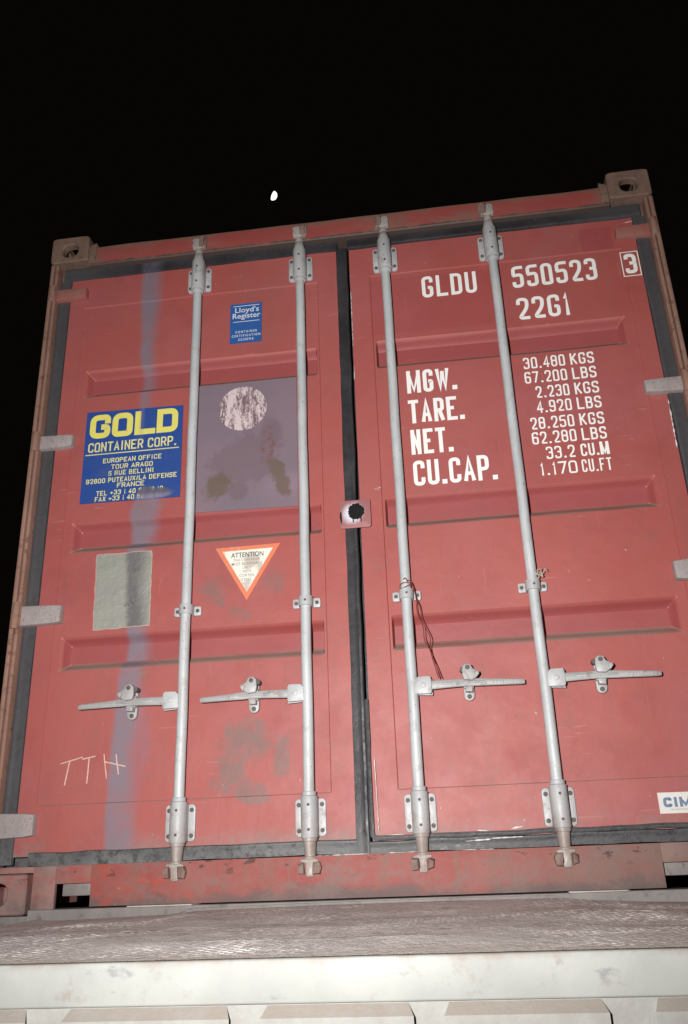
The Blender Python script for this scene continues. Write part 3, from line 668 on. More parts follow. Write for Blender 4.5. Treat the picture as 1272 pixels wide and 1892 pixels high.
# corner castings: thick shells with a real aperture on the face and on top
def casting(sx, top, rear):
    m_ = MB()
    x0, x1 = (1.057, 1.219); z0, z1 = (2.466, 2.591) if top else (0.0, 0.118)
    y0, y1 = (0.0, 0.178)
    cx, cz = (1.136, 2.522) if top else (1.152, 0.060)
    N = 32
    def ring(cx, cz, hx, hz, q):
        out = []
        for k in range(N):
            a = 2*math.pi*k/N; c, s = math.cos(a), math.sin(a)
            e = 2/q; out.append((cx + hx*math.copysign(abs(c)**e, c), cz + hz*math.copysign(abs(s)**e, s)))
        return out
    mx, mz = (x0+x1)/2, (z0+z1)/2
    outer = ring(mx, mz, (x1-x0)/2-.004, (z1-z0)/2-.004, 14); outer2 = ring(mx, mz, (x1-x0)/2, (z1-z0)/2, 14)
    hole = ring(cx, cz, 0.037, 0.036, 2.4); hole2 = ring(cx, cz, 0.033, 0.032, 2.4)
    L = []
    for pts, y in ((outer2, y1), (outer2, y0+.006), (outer, y0), (hole, y0), (hole2, y0+.006), (hole2, y0+.035)): L += [(x, y, z) for x, z in pts]
    for l in range(5):
        if l == 0 and top: continue
        m_.add(L[l*N:(l+2)*N], [[k, (k+1) % N, N+(k+1) % N, N+k] for k in range(N)])
    if top:      # side walls except the upper one, then an upper wall with its own aperture
        V = L[0:2*N]; fs = []
        for k in range(N):
            zz = [V[i][2] for i in (k, (k+1) % N)]
            if min(zz) > z1 - 0.003: continue
            fs.append([k, (k+1) % N, N+(k+1) % N, N+k])
        m_.add(V, fs)
        th = ring(mx, (y0+y1)/2, 0.031, 0.055, 2.6); to = ring(mx, (y0+y1)/2, (x1-x0)/2-.008, (y1-y0)/2-.003, 14)
        V = [(x, y, z1) for x, y in to]+[(x, y, z1) for x, y in th]+[(x, y, z1-.028) for x, y in th]
        m_.add(V, [[k, (k+1) % N, N+(k+1) % N, N+k] for k in range(N)]+[[N+k, N+(k+1) % N, 2*N+(k+1) % N, 2*N+k] for k in range(N)])
    m_.add([(x, y1, z) for x, z in outer2], [list(range(N))])
    if sx < 0: m_.v = [(-x, y, z) for x, y, z in m_.v]
    if rear: m_.v = [(x, LEN-y, z) for x, y, z in m_.v]
    return m_
for sx in (-1, 1):
    for top in (1, 0):
        for rear in (0, 1): cpart(casting(sx, top, rear), 'corner_casting', M['casting'] if top else M['sill'], fix=False)
# header, with a shallow front face and rusted upper lip
mb = MB()
prof = [(0.10, 2.441), (0.016, 2.443), (0.012, 2.448), (0.012, 2.520), (0.016, 2.534), (0.030, 2.540), (0.13, 2.540)]
NXh = 90; vs = []
for i in range(NXh+1):
    x = -1.056 + 2.112*i/NXh
    for k, (y, z) in enumerate(prof):
        d = 0.0025*mnoise.noise(Vector((x*5, z*3, 0))) if 0 < k < 6 else 0
        vs.append((x, y+d, z + (0.004*mnoise.noise(Vector((x*4, 7, 0))) if k >= 4 else 0)))
P_ = len(prof)
mb.add(vs, [[i*P_+k, i*P_+k+1, (i+1)*P_+k+1, (i+1)*P_+k] for i in range(NXh) for k in range(P_-1)])
cpart(mb, 'header', M['header'], fix=False)
for s in (-1, 1):     # angled ends that tie the header into the castings, and short webs below them
    mb = MB(); a, b = sorted((s*1.056, s*1.026)); mb.prism([(a, 2.463), (b, 2.463), (b, 2.537 + (0.014 if s < 0 else 0)), (a, 2.537 + (0.014 if s > 0 else 0))], 0.006, 0.10, bev=.003)
    a, b = sorted((s*1.058, s*1.196)); cpart(mb, 'header_end', M['casting'])
    mb = MB(); mb.box(a, b, 0.060, 0.12, 2.402, 2.465, .004); cpart(mb, 'header_web', M['casting'])
# sill with two lashing notches
def sill():
    m_ = MB(); y0, y1 = 0.004, 0.09
    m_.box(-0.852, 0.852, y0, y1, 0.019, 0.138, 0.0015)
    for s in (-1, 1):
        a, b = sorted((s*0.852, s*0.966)); m_.box(a, b, y0+.0004, y1, 0.086, 0.138, 0.001)
        a, b = sorted((s*0.966, s*1.040)); m_.box(a, b, y0, 0.022, 0.012, 0.138, 0.0015)
        a, b = sorted((s*0.856, s*0.952)); m_.box(a, b, 0.030, 0.045, 0.050, 0.0865, 0.003, m=1)
    for v in range(len(m_.v)):
        x, y, z = m_.v[v]
        if y < 0.02: m_.v[v] = (x, y+0.003*mnoise.noise(Vector((x*4, 0, z*5))), z)
    return m_
cpart(sill(), 'sill', [M['sill'], M['bearer']])
for s in (-1, 1):     # webs between the sill and the lower castings
    mb = MB(); a, b = sorted((s*1.0405, s*1.056)); mb.box(a, b, 0.045, 0.09, 0.004, 0.119, 0.002); cpart(mb, 'sill_web', M['sill'])
    mb = MB(); a, b = sorted((s*1.0405, s*1.205)); mb.box(a, b, 0.010, 0.09, 0.1195, 0.138, 0.002); cpart(mb, 'sill_end', M['sill'])
# corner posts: outer rolled edge and inner bar with a dark groove between
for s in (-1, 1):
    m_ = MB(); pts = []
    def column(xa, xb, y0, y1, seed, bev):
        b = MB(); b.box(min(xa, xb), max(xa, xb), y0, y1, 0.119, 2.465, bev, seg=3); m_.add(b.v, b.f)
    column(s*1.219, s*1.2035, 0.010, 0.10, 1, 0.0045)
    column(s*1.2005, s*1.187, 0.014, 0.10, 2, 0.0045)
    m_.box(min(s*1.204, s*1.200), max(s*1.204, s*1.200), 0.034, 0.10, 0.119, 2.465)
    o = cpart(m_, 'corner_post', M['post'])
    for v in o.data.vertices: v.co.x += s*0.0016*mnoise.noise(Vector((0, s*3, v.co.z*6)))
mb = MB(); mb.box(-1.186, 1.186, 0.108, 0.112, 0.135, 2.46); cpart(mb, 'door_stop', M['rubber'])

# doors ---------------------------------------------------------------
RIBS = [(1.837, 1.959), (1.191, 1.308), (0.758, 0.878)]
YF, YP, DEP, BV = 0.050, 0.0545, 0.036, 0.030
def sm(t): return max(0.0, min(1.0, t))
def ss(t): t = sm(t); return 0.35*t + 0.65*t*t*(3-2*t)
def door_y(ax, z):
    inx = sm((ax - 0.1035)/0.003)*sm((1.0745 - ax)/0.003); inz = sm((z - 0.3195)/0.003)*sm((2.2625 - z)/0.003)
    p = min(inx, inz); y = YF + (YP-YF)*p
    r = 0
    for a, b in RIBS:
        r = max(r, min(sm((z-a)/BV), sm((b-z)/BV), sm((ax-0.114)/0.006), sm((1.043-ax)/BV)))
    return y + DEP*ss(r)*p
def door(s):
    ax0, ax1 = (0.026, 1.136); xs = {ax0, ax1}; zs = {0.168, 2.402}
    for c in (0.1035, 0.1065, 1.0715, 1.0745, 0.114, 0.120, 1.043, 1.013): xs.add(c)
    xs |= {1.043-BV*k/5 for k in range(6)}
    for c in (0.3195, 0.3225, 2.2595, 2.2625): zs.add(c)
    for a, b in RIBS: zs |= {a+BV*k/5 for k in range(6)} | {b-BV*k/5 for k in range(6)}
    def fill(S_, st):
        L = sorted(S_); out = []
        for a, b in zip(L, L[1:]):
            n = max(1, round((b-a)/st)); out += [a+(b-a)*k/n for k in range(n)]
        return out+[L[-1]]
    X = fill(xs, 0.03); Z = fill(zs, 0.03); vs = []
    for z in Z:
        for ax in X:
            w = 0.0035*mnoise.noise(Vector((s*ax*2.1+5, 0, z*2.1))) + 0.0012*mnoise.noise(Vector((s*ax*8, 3, z*8)))
            e = sm((ax-ax0)/.05)*sm((ax1-ax)/.05)*sm((z-0.168)/.05)*sm((2.402-z)/.05)
            vs.append((s*ax, door_y(ax, z) + w*e, z))
    nx = len(X); nz = len(Z)
    fs = [[j*nx+i, j*nx+i+1, (j+1)*nx+i+1, (j+1)*nx+i] for j in range(nz-1) for i in range(nx-1)]
    loop = [i for i in range(nx)]+[j*nx+nx-1 for j in range(1, nz)]+[(nz-1)*nx+i for i in range(nx-2, -1, -1)]+[j*nx for j in range(nz-2, 0, -1)]
    n = len(vs); vs += [(vs[i][0], 0.104, vs[i][2]) for i in loop]; K = len(loop)
    fs += [[loop[k], loop[(k+1) % K], n+(k+1) % K, n+k] for k in range(K)]; fs.append([n+k for k in range(K)])
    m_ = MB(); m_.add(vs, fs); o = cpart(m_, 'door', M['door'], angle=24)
    o['label'] = ('left door leaf with a grey sprayed stripe and stickers' if s < 0 else 'right door leaf with white identification lettering')
    return o
DL, DR = door(-1), door(1)
# gasket: strip with a raised lip, slightly wavy
def strip(path, w, y, lip=0.0025, seed=0, wob=0.0012):
    """flat rubber strip following a path of (x,z), 5 points across"""
    pts = []
    for (a, b) in zip(path, path[1:]):
        n = max(2, int((Vector(b)-Vector(a)).length/0.02))
        pts += [tuple(Vector(a).lerp(Vector(b), k/n)) for k in range(n)]
    pts.append(path[-1]); m_ = MB(); vs = []
    prof = [(-0.5, 0.012), (-0.46, 0.0), (-0.1, -lip*0.45), (0.16, -lip*0.5), (0.24, -lip), (0.40, -lip*0.9), (0.45, -lip*0.3), (0.5, 0.012)]
    for i, p_ in enumerate(pts):
        a = Vector(pts[max(0, i-1)]); b = Vector(pts[min(len(pts)-1, i+1)]); t = (b-a).normalized(); n = Vector((-t.y, t.x))
        q = Vector(p_) + n*wob*mnoise.noise(Vector((p_[0]*9, seed, p_[1]*9)))*2
        ww = w*(1+0.10*mnoise.noise(Vector((p_[0]*5, seed+3, p_[1]*5))))
        for u, dy in prof: c = q+n*u*ww; vs.append((c.x, y+dy, c.y))
    P = len(prof)
    m_.add(vs, [[i*P+k, i*P+k+1, (i+1)*P+k+1, (i+1)*P+k] for i in range(len(pts)-1) for k in range(P-1)])
    return m_
def gsub(m_, d): o = sub(m_, 'gasket', M['rubber'], d); return o
DL.location = (0, 0, 0)
for s, d in ((-1, DL), (1, DR)):
    gsub(strip([(s*1.162, 0.145), (s*1.162, 2.40)], 0.050, 0.046, seed=s), d)
    gsub(strip([(s*1.17, 2.429), (s*0.02, 2.429)], 0.058, 0.040, seed=s+5), d)
gsub(strip([(-1.08, 0.158), (-0.030, 0.161)], 0.044, 0.040, seed=8, wob=.002), DL)
gsub(strip([(-0.003, 2.40), (-0.008, 0.60), (-0.010, 0.138)], 0.045, 0.0385, 0.004, seed=20), DR)
gsub(strip([(0.004, 0.156), (1.10, 0.160)], 0.038, 0.0400, 0.003, seed=21, wob=.0025), DR)
gsub(strip([(0.0185, 0.60), (0.0195, 0.197), (0.022, 0.189), (0.028, 0.183), (0.040, 0.1815), (0.56, 0.183), (1.06, 0.186)], 0.015, 0.0345, 0.004, seed=23, wob=.002), DR)

# hinges --------------------------------------------------------------
def hinge(s, z, kind, d):
    m_ = MB(); h = {0: 0.052, 1: 0.056, 2: 0.072, 3: 0.078}[kind]; xi = {0: 1.060, 1: 1.060, 2: 1.042, 3: 1.066}[kind]
    x0, x1 = xi, 1.188
    t = 0.82
    poly = [(s*x0, z-h/2*t), (s*x0, z+h/2*t), (s*(x0+.03), z+h/2*0.92), (s*x1, z+h/2), (s*x1, z-h/2), (s*(x0+.03), z-h/2*0.92)]
    m_.prism(poly, 0.022, 0.0495, bev=0.005)
    m_.cyl((s*1.2015, 0.014, z-h/2-.012), (s*1.2015, 0.014, z+h/2+.012), 0.0135, n=16, m=1, bev=.002)
    m_.box(min(s*1.19, s*1.215), max(s*1.19, s*1.215), 0.004, 0.05, z-h/2-.006, z+h/2+.006, 0.006, m=1)
    sub(m_, 'hinge', [M['hinge_red'] if kind == 0 else M['hinge'], M['post']], d)
for s, d in ((-1, DL), (1, DR)):
    hinge(s, 2.320, 0, d); hinge(s, 1.640, 1, d); hinge(s, 0.958, 2, d); hinge(s, 0.262, 3, d)

# lettering on the right door -----------------------------------------
YT = YP - 0.0052     # a hair proud of the warped sheet
def letters(parent, text, x0, x1, z0, z1, w, y=YT, mat='white', **k):
    m_ = MB(); strokes(m_, text, x0, x1, z0, z1, w, y, **k); return sub(m_, 'lettering', M[mat], parent, smooth=False, fix=False)
letters(DR, 'GLDU', 0.306, 0.517, 2.131, 2.230, 0.0138, gap=.0125)
letters(DR, '550523', 0.653, 0.972, 2.131, 2.231, 0.0138, gap=.0115)
letters(DR, '22G1', 0.656, 0.853, 1.985, 2.083, 0.0138, gap=.0115)
m_ = MB(); strokes(m_, '3', 1.077, 1.121, 2.139, 2.229, 0.0145, YF-.0035)
for a, b, c, d in ((1.0655, 1.1325, 2.2365, 2.2400), (1.0655, 1.1325, 2.1265, 2.1300), (1.0655, 1.0690, 2.1300, 2.2365), (1.1290, 1.1325, 2.1300, 2.2365)): quad(m_, a, b, c, d, YF-.0035)
sub(m_, 'lettering', M['white'], DR, smooth=False, fix=False)
letters(DR, 'MGW.', 0.221, 0.405, 1.715, 1.811, 0.0145)
letters(DR, 'TARE.', 0.220, 0.422, 1.589, 1.686, 0.0140)
letters(DR, 'NET.', 0.221, 0.371, 1.463, 1.563, 0.0142)
letters(DR, 'CU.CAP.', 0.222, 0.516, 1.340, 1.438, 0.0140)
for i, (tx, xa) in enumerate([('30,480', 0.653), ('67,200', 0.651), ('2,230', 0.684), ('4,920', 0.680), ('28,250', 0.651), ('62,280', 0.649), ('33.2', 0.691), ('1,170', 0.662)]):
    zb = [1.770, 1.709, 1.646, 1.585, 1.520, 1.461, 1.400, 1.339][i]; hz = 0.048
    m_ = MB(); un = ['KGS', 'LBS', 'KGS', 'LBS', 'KGS', 'LBS', 'CU.M', 'CU.FT'][i]
    ux = 0.822 if i < 6 else (0.810 if i == 6 else 0.806)
    strokes(m_, tx, xa, 0.803 if i < 6 else 0.790, zb, zb+hz, 0.0061, YT, gap=0.0060)
    if i == 6:
        strokes(m_, 'CU.', ux, 0.872, zb, zb+hz, 0.0066, YT, gap=.0055); strokes(m_, 'M', 0.876, 0.907, zb, zb+hz+.002, 0.0105, YT)
    else: strokes(m_, un, ux, 0.907, zb, zb+hz, 0.0066 if i < 7 else 0.0054, YT, gap=0.0062)
    sub(m_, 'lettering', M['white'], DR, smooth=False, fix=False)
# manufacturer's label at the foot of the right door
m_ = MB(); m_.prism([(0.876, 0.218), (1.010, 0.217), (1.011, 0.276), (0.876, 0.277)], YF-.0045, YF-.0015)
strokes(m_, 'CIMC', 0.889, 0.998, 0.235, 0.263, 0.0086, YF-.0055, m=1, gap=0.0040)
type_set(m_, 'CHINA INTERNATIONAL MARINE CONTAINERS', 0.905, 0.992, 0.2265, 0.2305, YF-.0055, m=2)
sub(m_, 'label', [M['cimc_white'], M['cimc_blue'], M['print_faded']], DR, smooth=False)
# blue owner's sticker on the left door
m_ = MB(); m_.prism([(-1.019, 1.381), (-0.635, 1.377), (-0.636, 1.759), (-1.020, 1.766)], YP-.0060, YP-.003)
yt = YP-.0068
def gl(letter, x0, x1):
    z0, z1, w = 1.648, 1.750, 0.0235; h = w/2
    P = {'G': [[(x1-h, z1-.040), (x1-h, z1-h), (x0+h, z1-h), (x0+h, z0+h), (x1-h, z0+h), (x1-h, z0+.048), (x0+.045, z0+.048)]],
         'O': [[((x0+x1)/2, z0+h), (x0+h, z0+h), (x0+h, z1-h), (x1-h, z1-h), (x1-h, z0+h), ((x0+x1)/2, z0+h)]],
         'L': [[(x0+h, z1), (x0+h, z0+h), (x1, z0+h)]],
         'D': [[(x0+.03, z1-h), (x1-h, z1-h), (x1-h, z0+h), (x0+.03, z0+h)], [(x0+h, z0), (x0+h, z1)], [(x0+h, z1-h), (x0+.04, z1-h)], [(x0+h, z0+h), (x0+.04, z0+h)]]}[letter]
    for q, path in enumerate(P): ribbon(m_, path if letter == 'L' else round_path(path, 0.022), w, yt-.00012*q, 1)
gl('G', -1.003, -0.921); gl('O', -0.914, -0.832); gl('L', -0.824, -0.742); gl('D', -0.737, -0.654)
strokes(m_, 'CONTAINER CORP.', -1.003, -0.656, 1.590, 1.630, 0.0056, yt, m=2, gap=0.0042)
quad(m_, -1.012, -0.646, 1.5775, 1.5815, yt, 2)
for tx, a, b, z in (('EUROPEAN OFFICE', -0.940, -0.712, 1.540), ('TOUR ARAGO', -0.906, -0.744, 1.5125), ('5 RUE BELLINI', -0.915, -0.739, 1.486),
                    ('92800 PUTEAUX/LA DEFENSE', -1.000, -0.650, 1.4585), ('FRANCE', -0.878, -0.773, 1.4345), ('TEL +33 1 40 66 18 10', -0.956, -0.700, 1.407), ('FAX +33 1 40 66 18 81', -0.960, -0.705, 1.3835)):
    strokes(m_, tx, a, b, z, z+0.0195, 0.0033, yt, m=2, gap=0.0030)
sub(m_, 'sticker', [M['gold_blue'], M['gold_yellow'], M['gold_pale']], DL, smooth=False)
# register sticker
m_ = MB(); m_.prism([(-0.459, 2.013), (-0.332, 2.013), (-0.330, 2.196), (-0.458, 2.197)], YP-.0056, YP-.003); yt = YP-.0064
quad(m_, -0.446, -0.340, 2.1835, 2.1860, yt, 1); quad(m_, -0.446, -0.340, 2.1095, 2.1120, yt, 1)
type_set(m_, "Lloyd's", -0.438, -0.342, 2.1545, 2.1790, yt, 1, 0.008); type_set(m_, 'Register', -0.448, -0.336, 2.1270, 2.1515, yt-.0002, 1, 0.008)
for tx, a, b, z in (('C O N T A I N E R', -0.436, -0.349, 2.0585), ('C E R T I F I C A T I O N', -0.450, -0.336, 2.0405), ('S C H E M E', -0.424, -0.363, 2.0225)): type_set(m_, tx, a, b, z, z+.0105, yt, 1, 0.02)
sub(m_, 'sticker', [M['lloyd_blue'], M['print_white']], DL, smooth=False)
# mauve repainted square with a torn round label on it
m_ = MB(); m_.prism([(-0.577, 1.308), (-0.196, 1.302), (-0.196, 1.834), (-0.579, 1.834)], YP-.0048, YP-.002)
sub(m_, 'repaint_patch', M['purple'], DL, smooth=False)
m_ = MB(); m_.prism([(-0.4035+0.0935*math.cos(a/20*math.pi), 1.720+0.0935*math.sin(a/20*math.pi)) for a in range(40)], YP-.0060, YP-.0046)
sub(m_, 'round_label', M['torn'], DL, smooth=False)
# blank silvery sheet
def sheet_poly(e=0.0):
    P = []; c = [(-0.930, 0.893), (-0.723, 0.899), (-0.728, 1.177), (-0.937, 1.175)]; mx, mz = -0.83, 1.035
    for (a, b) in zip(c, c[1:]+c[:1]):
        for k in range(14):
            q = Vector(a).lerp(Vector(b), k/14); n = 0.0035*mnoise.noise(Vector((q.x*30, 4, q.y*30)))
            P.append((q.x+n - e*math.copysign(1, q.x-mx), q.y+n - e*math.copysign(1, q.y-mz)))
    return P
m_ = MB(); m_.prism(sheet_poly(), YP-.0046, YP-.002, 1); m_.prism(sheet_poly(0.0035), YP-.0056, YP-.0044, 0)
sub(m_, 'blank_sheet', [M['sheet'], M['sheet_edge']], DL, smooth=False)
# warning triangle
m_ = MB(); A, B, Cc = (-0.496, 1.163), (-0.262, 1.166), (-0.381, 0.965)
m_.prism([A, B, Cc], YP-.0050, YP-.002, 1)
g_ = Vector(((A[0]+B[0]+Cc[0])/3, (A[1]+B[1]+Cc[1])/3)); inn = [tuple(g_ + (Vector(q)-g_)*0.775) for q in (A, B, Cc)]
m_.prism(inn, YP-.0058, YP-.0049, 0); yt = YP-.0064
for tx, a, b, z, h, mm in (('ATTENTION', -0.438, -0.322, 1.1230, 0.0185, 2), ('THIS CONTAINER', -0.429, -0.334, 1.1085, 0.0095, 3), ('MUST BE REPAIRED', -0.436, -0.326, 1.0940, 0.0100, 3),
                       ('ONLY', -0.397, -0.366, 1.0795, 0.0100, 3), ('WITH', -0.396, -0.366, 1.0650, 0.0100, 3), ('CORTEN', -0.408, -0.355, 1.0505, 0.0100, 3), ('STEEL', -0.401, -0.362, 1.0350, 0.0100, 3)):
    type_set(m_, tx, a, b, z, z+h, yt, mm, 0.008)
sub(m_, 'warning_label', [M['attn_white'], M['attn_orange'], M['print_black'], M['print_faded']], DL, smooth=False)
# chalked letters TTH
m_ = MB(); y = YP-.0048
for i, (a, b) in enumerate([((-1.003, 0.450), (-0.928, 0.468)), ((-0.972, 0.459), (-0.984, 0.381)), ((-0.930, 0.461), (-0.884, 0.469)), ((-0.906, 0.465), (-0.908, 0.384)),
                            ((-0.856, 0.474), (-0.842, 0.396)), ((-0.815, 0.472), (-0.802, 0.407)), ((-0.854, 0.450), (-0.779, 0.431))]):
    N = 14; pts = [(a[0]+(b[0]-a[0])*k/N + 0.0009*mnoise.noise(Vector((k*.5, i, 0))), a[1]+(b[1]-a[1])*k/N + 0.0012*mnoise.noise(Vector((k*.6, i, 5)))) for k in range(N+1)]
    ribbon(m_, pts, 0.0036 + 0.0008*(i % 2), y-.0001*i, 0)
sub(m_, 'chalk_letters', M['chalk'], DL, smooth=False, fix=False)
# bare scrapes along seams and gaskets
def scrape(m_, a, b, w, y, seed):
    a, b = Vector(a), Vector(b); L_ = (b-a).length; n = max(6, int(L_/0.006)); t = (b-a).normalized(); nn = Vector((-t.y, t.x)); vs = []
    for k in range(n+1):
        q = a.lerp(b, k/n); f = max(0.05, min(1, k/2, (n-k)/2)*(0.6+1.1*mnoise.noise(Vector((q.x*70, seed, q.y*70)))))
        vs.append((q + nn*w*f/2, q - nn*w*f/2*0.7))
    m_.add([(p[0].x, y, p[0].y) for p in vs]+[(p[1].x, y, p[1].y) for p in vs], [[k, k+1, n+2+k, n+1+k] for k in range(n)])
m_ = MB()
for i, (a, b, w, y) in enumerate([((0.298, 0.163), (0.375, 0.166), .011, .034), ((0.375, 0.168), (0.47, 0.170), .0055, .034), ((0.335, 0.193), (0.374, 0.189), .007, .0455), ((0.436, 0.193), (0.480, 0.200), .007, .0455),
        ((-0.150, 0.138), (0.020, 0.1385), .0035, .0025), ((0.035, 0.1385), (0.16, 0.139), .0022, .0025), ((0.28, 0.139), (0.40, 0.1385), .0018, .0025), ((1.1335, 1.590), (1.1305, 1.395), .0075, .0435), ((0.0275, 2.20), (0.0270, 1.94), .0035, .0455), ((0.0275, 1.86), (0.0262, 1.79), .003, .0455),
        ((0.062, 0.190), (0.16, 0.186), .004, .034), ((-0.0275, 0.45), (-0.029, 0.19), .0022, .0455), ((0.0365, 0.42), (0.041, 0.20), .003, .031),
        ((1.072, 2.372), (1.142, 2.382), .004, .0465), ((1.139, 2.345), (1.141, 2.285), .004, .0465)]):
    scrape(m_, a, b, w, y, i*3.1)
for k in range(46):
    if k < 8: cx, cz = 0.09+random.uniform(-.012, .012), 1.335+random.uniform(-.008, .008)
    elif k < 20: cx, cz = -0.97+random.uniform(0, .9), random.choice([0.22, 0.35, 0.60, 1.33, 2.29])+random.uniform(-.05, .05)
    else: cx, cz = random.uniform(0.14, 1.05), random.choice([0.24, 0.28, 0.52, 0.70, 1.00, 2.30])+random.uniform(-.05, .05)
    a = random.choice([math.pi/2, random.uniform(0, math.pi)]); L_ = random.uniform(.002, .012)
    if 0.31 < cz < 0.33: cz += .03
    scrape(m_, (cx, cz), (cx+L_*math.cos(a), cz+L_*math.sin(a)), random.uniform(.0012, .0026), (YF if cz < 0.32 or cz > 2.26 or abs(cx) < .104 else YP)-.0044, k)
sub(m_, 'paint_scrape', M['scrape'], DR, smooth=False, fix=False)['kind'] = 'stuff'
# seal plate across the door gap with a black paint blotch
m_ = MB(); m_.prism(rrect(-0.046, 0.064, 1.193, 1.297, 0.008), 0.0285, 0.0335, bev=.002)
seal = sub(m_, 'seal_plate', M['seal'], DR)
P = []
for k in range(56):
    a = 2*math.pi*k/56; rr = 0.0285*(1+0.16*mnoise.noise(Vector((math.cos(a)*2.2, math.sin(a)*2.2, 3)))+0.05*math.sin(a*17))
    P.append((0.013+rr*math.cos(a), 1.253+rr*math.sin(a)*1.05))
m_ = MB(); m_.prism(P, 0.0270, 0.0290)
for dx, dz, w in ((-0.011, -.030, .0055), (0.0165, -.029, .0055), (0.005, -.018, .004)):
    m_.prism([(0.013+dx-w/2, 1.243), (0.013+dx+w/2, 1.243), (0.013+dx+w/2*.7, 1.243+dz), (0.013+dx, 1.241+dz), (0.013+dx-w/2*.7, 1.243+dz)], 0.0272, 0.0290)
m_.prism([(-0.043, 1.256), (-0.038, 1.252), (-0.037, 1.222), (-0.041, 1.205), (-0.045, 1.236)], 0.0272, 0.0290)
sub(m_, 'paint_blotch', M['black_paint'], DR, smooth=False)

# locking rods ---------------------------------------------------------
YR, RR = 0.018, 0.0172
def bolts(m_, L_, y, r=0.0070, m=1):
    for x, z in L_:
        m_.cyl((x, y, z), (x, y-.0045, z), r, r*0.92, 12, m, bev=.001)
def sleeve_bracket(s, z, top):
    """bearing bracket: flanged plate with four bolts and a cast sleeve"""
    m_ = MB(); h = 0.112
    for a, b in ((-0.0485, -0.020), (0.020, 0.0485)): m_.prism(rrect(a, b, z-h/2, z+h/2, 0.012), 0.040, 0.0485, bev=.003)
    m_.prism(rrect(-0.026, 0.026, z-h/2+.004, z+h/2-.004, 0.004), 0.032, 0.0475)
    za, zb = (z-0.064, z+0.074) if top else (z-0.060, z+0.062)
    m_.cyl((0, YR, za), (0, YR, zb), 0.0265, n=28, bev=.003)
    m_.box(-0.0262, 0.0262, YR, 0.046, za+.004, zb-.004, .003)
    zz = za-.012 if top else zb
    m_.cyl((0, YR, min(zz, zz+.013)), (0, YR, zz+.0135), 0.0230, n=24, bev=.002)
    bolts(m_, [(x, z+q) for x in (-0.0365, 0.0365) for q in (-0.038, 0.038)], 0.0395)
    for q in (-0.036, 0.036): m_.cyl((0.001, YR-.0255, z+q), (0.001, YR-.0280, z+q), 0.0045, n=10, m=1)
    return m_
def guide(z):
    m_ = MB()
    for a, b in ((-0.0475, -0.021), (0.021, 0.0475)): m_.prism(rrect(a, b, z-.016, z+.016, 0.006), 0.038, 0.0485, bev=.002)
    N = 18; vs = []
    for zz in (z-.0165, z+.0165):
        for rr in (0.0238, 0.0178):
            for k in range(N+1):
                a = math.pi + math.pi*k/N; vs.append((rr*math.cos(a), YR+rr*math.sin(a), zz))
            vs += []
    n = N+1
    fs = [[k, k+1, 2*n+k+1, 2*n+k] for k in range(N)]+[[n+k, n+k+1, 3*n+k+1, 3*n+k] for k in range(N)]+[[k, k+1, n+k+1, n+k] for k in range(N)]+[[2*n+k, 2*n+k+1, 3*n+k+1, 3*n+k] for k in range(N)]
    m_.add(vs, fs)
    for sx in (-1, 1): m_.box(min(sx*.0178, sx*.0238), max(sx*.0178, sx*.0238), YR, 0.046, z-.0165, z+.0165)
    bolts(m_, [(-0.0355, z), (0.0355, z)], 0.0375, 0.0066); m_.cyl((0.002, YR-.0225, z), (0.002, YR-.0255, z), 0.0042, n=10, m=1)
    return m_
def rough(m_, a=0.0016, seed=0):
    m_.v = [(x+a*mnoise.noise(Vector((x*60, y*60, z*60+seed))), y+a*mnoise.noise(Vector((x*60+9, y*60, z*60+seed))), z+a*1.4*mnoise.noise(Vector((x*60, y*60+9, z*60+seed)))) for x, y, z in m_.v]
    return m_
def cam_top(side):
    """cast cam on the upper end; its claw points towards the keeper at side"""
    m_ = MB(); z = 2.405
    m_.cyl((0, YR, z), (0, YR, z+.030), 0.0215, 0.0180, 20, bev=.002)
    m_.cyl((0, YR, z+.030), (0, YR, z+.056), 0.0160, 0.0155, 20, bev=.002)
    a, b = -0.014, 0.014
    m_.prism([(side*q, w) for q, w in [(-0.021, z+.054), (0.010, z+.052), (0.026, z+.058), (0.027, z+.064), (0.010, z+.069), (0.004, z+.078), (0.012, z+.084), (0.010, z+.096), (-0.005, z+.104), (-0.020, z+.101), (-0.024, z+.090), (-0.017, z+.084), (-0.024, z+.074), (-0.025, z+.062)]], YR-.020, YR+.006, bev=.004)
    return m_
def keeper_top(x, side):
    m_ = MB(); z = 2.485
    m_.prism([(x+side*q, w) for q, w in [(0.006, z-.022), (0.020, z-.026), (0.026, z-.012), (0.022, z+.010), (0.028, z+.020), (0.024, z+.030), (0.010, z+.026), (0.004, z+.010)]], -0.006, 0.013, bev=.003)
    m_.box(x+min(side*.004, side*.034), x+max(side*.004, side*.034), 0.004, 0.014, z-.034, z+.030, .003)
    return m_
def cam_bottom(side):
    m_ = MB(); z = 0.195
    m_.cyl((0, YR, z), (0, YR, z-.016), 0.0235, n=22, bev=.002)
    m_.cyl((0, YR, z-.015), (0, YR, z-.060), 0.0195, 0.0165, 22)
    m_.cyl((0, YR, z-.058), (0, YR, z-.066), 0.0210, 0.0215, 20, bev=.002)
    m_.prism([(side*q, w) for q, w in [(-0.014, z-.064), (0.014, z-.062), (0.028, z-.066), (0.030, z-.073), (0.012, z-.078), (0.010, z-.098), (0.016, z-.104), (0.010, z-.114), (-0.010, z-.114), (-0.013, z-.098), (-0.012, z-.078), (-0.028, z-.072), (-0.027, z-.064)]], YR-.020, YR-.001, bev=.004)
    return m_
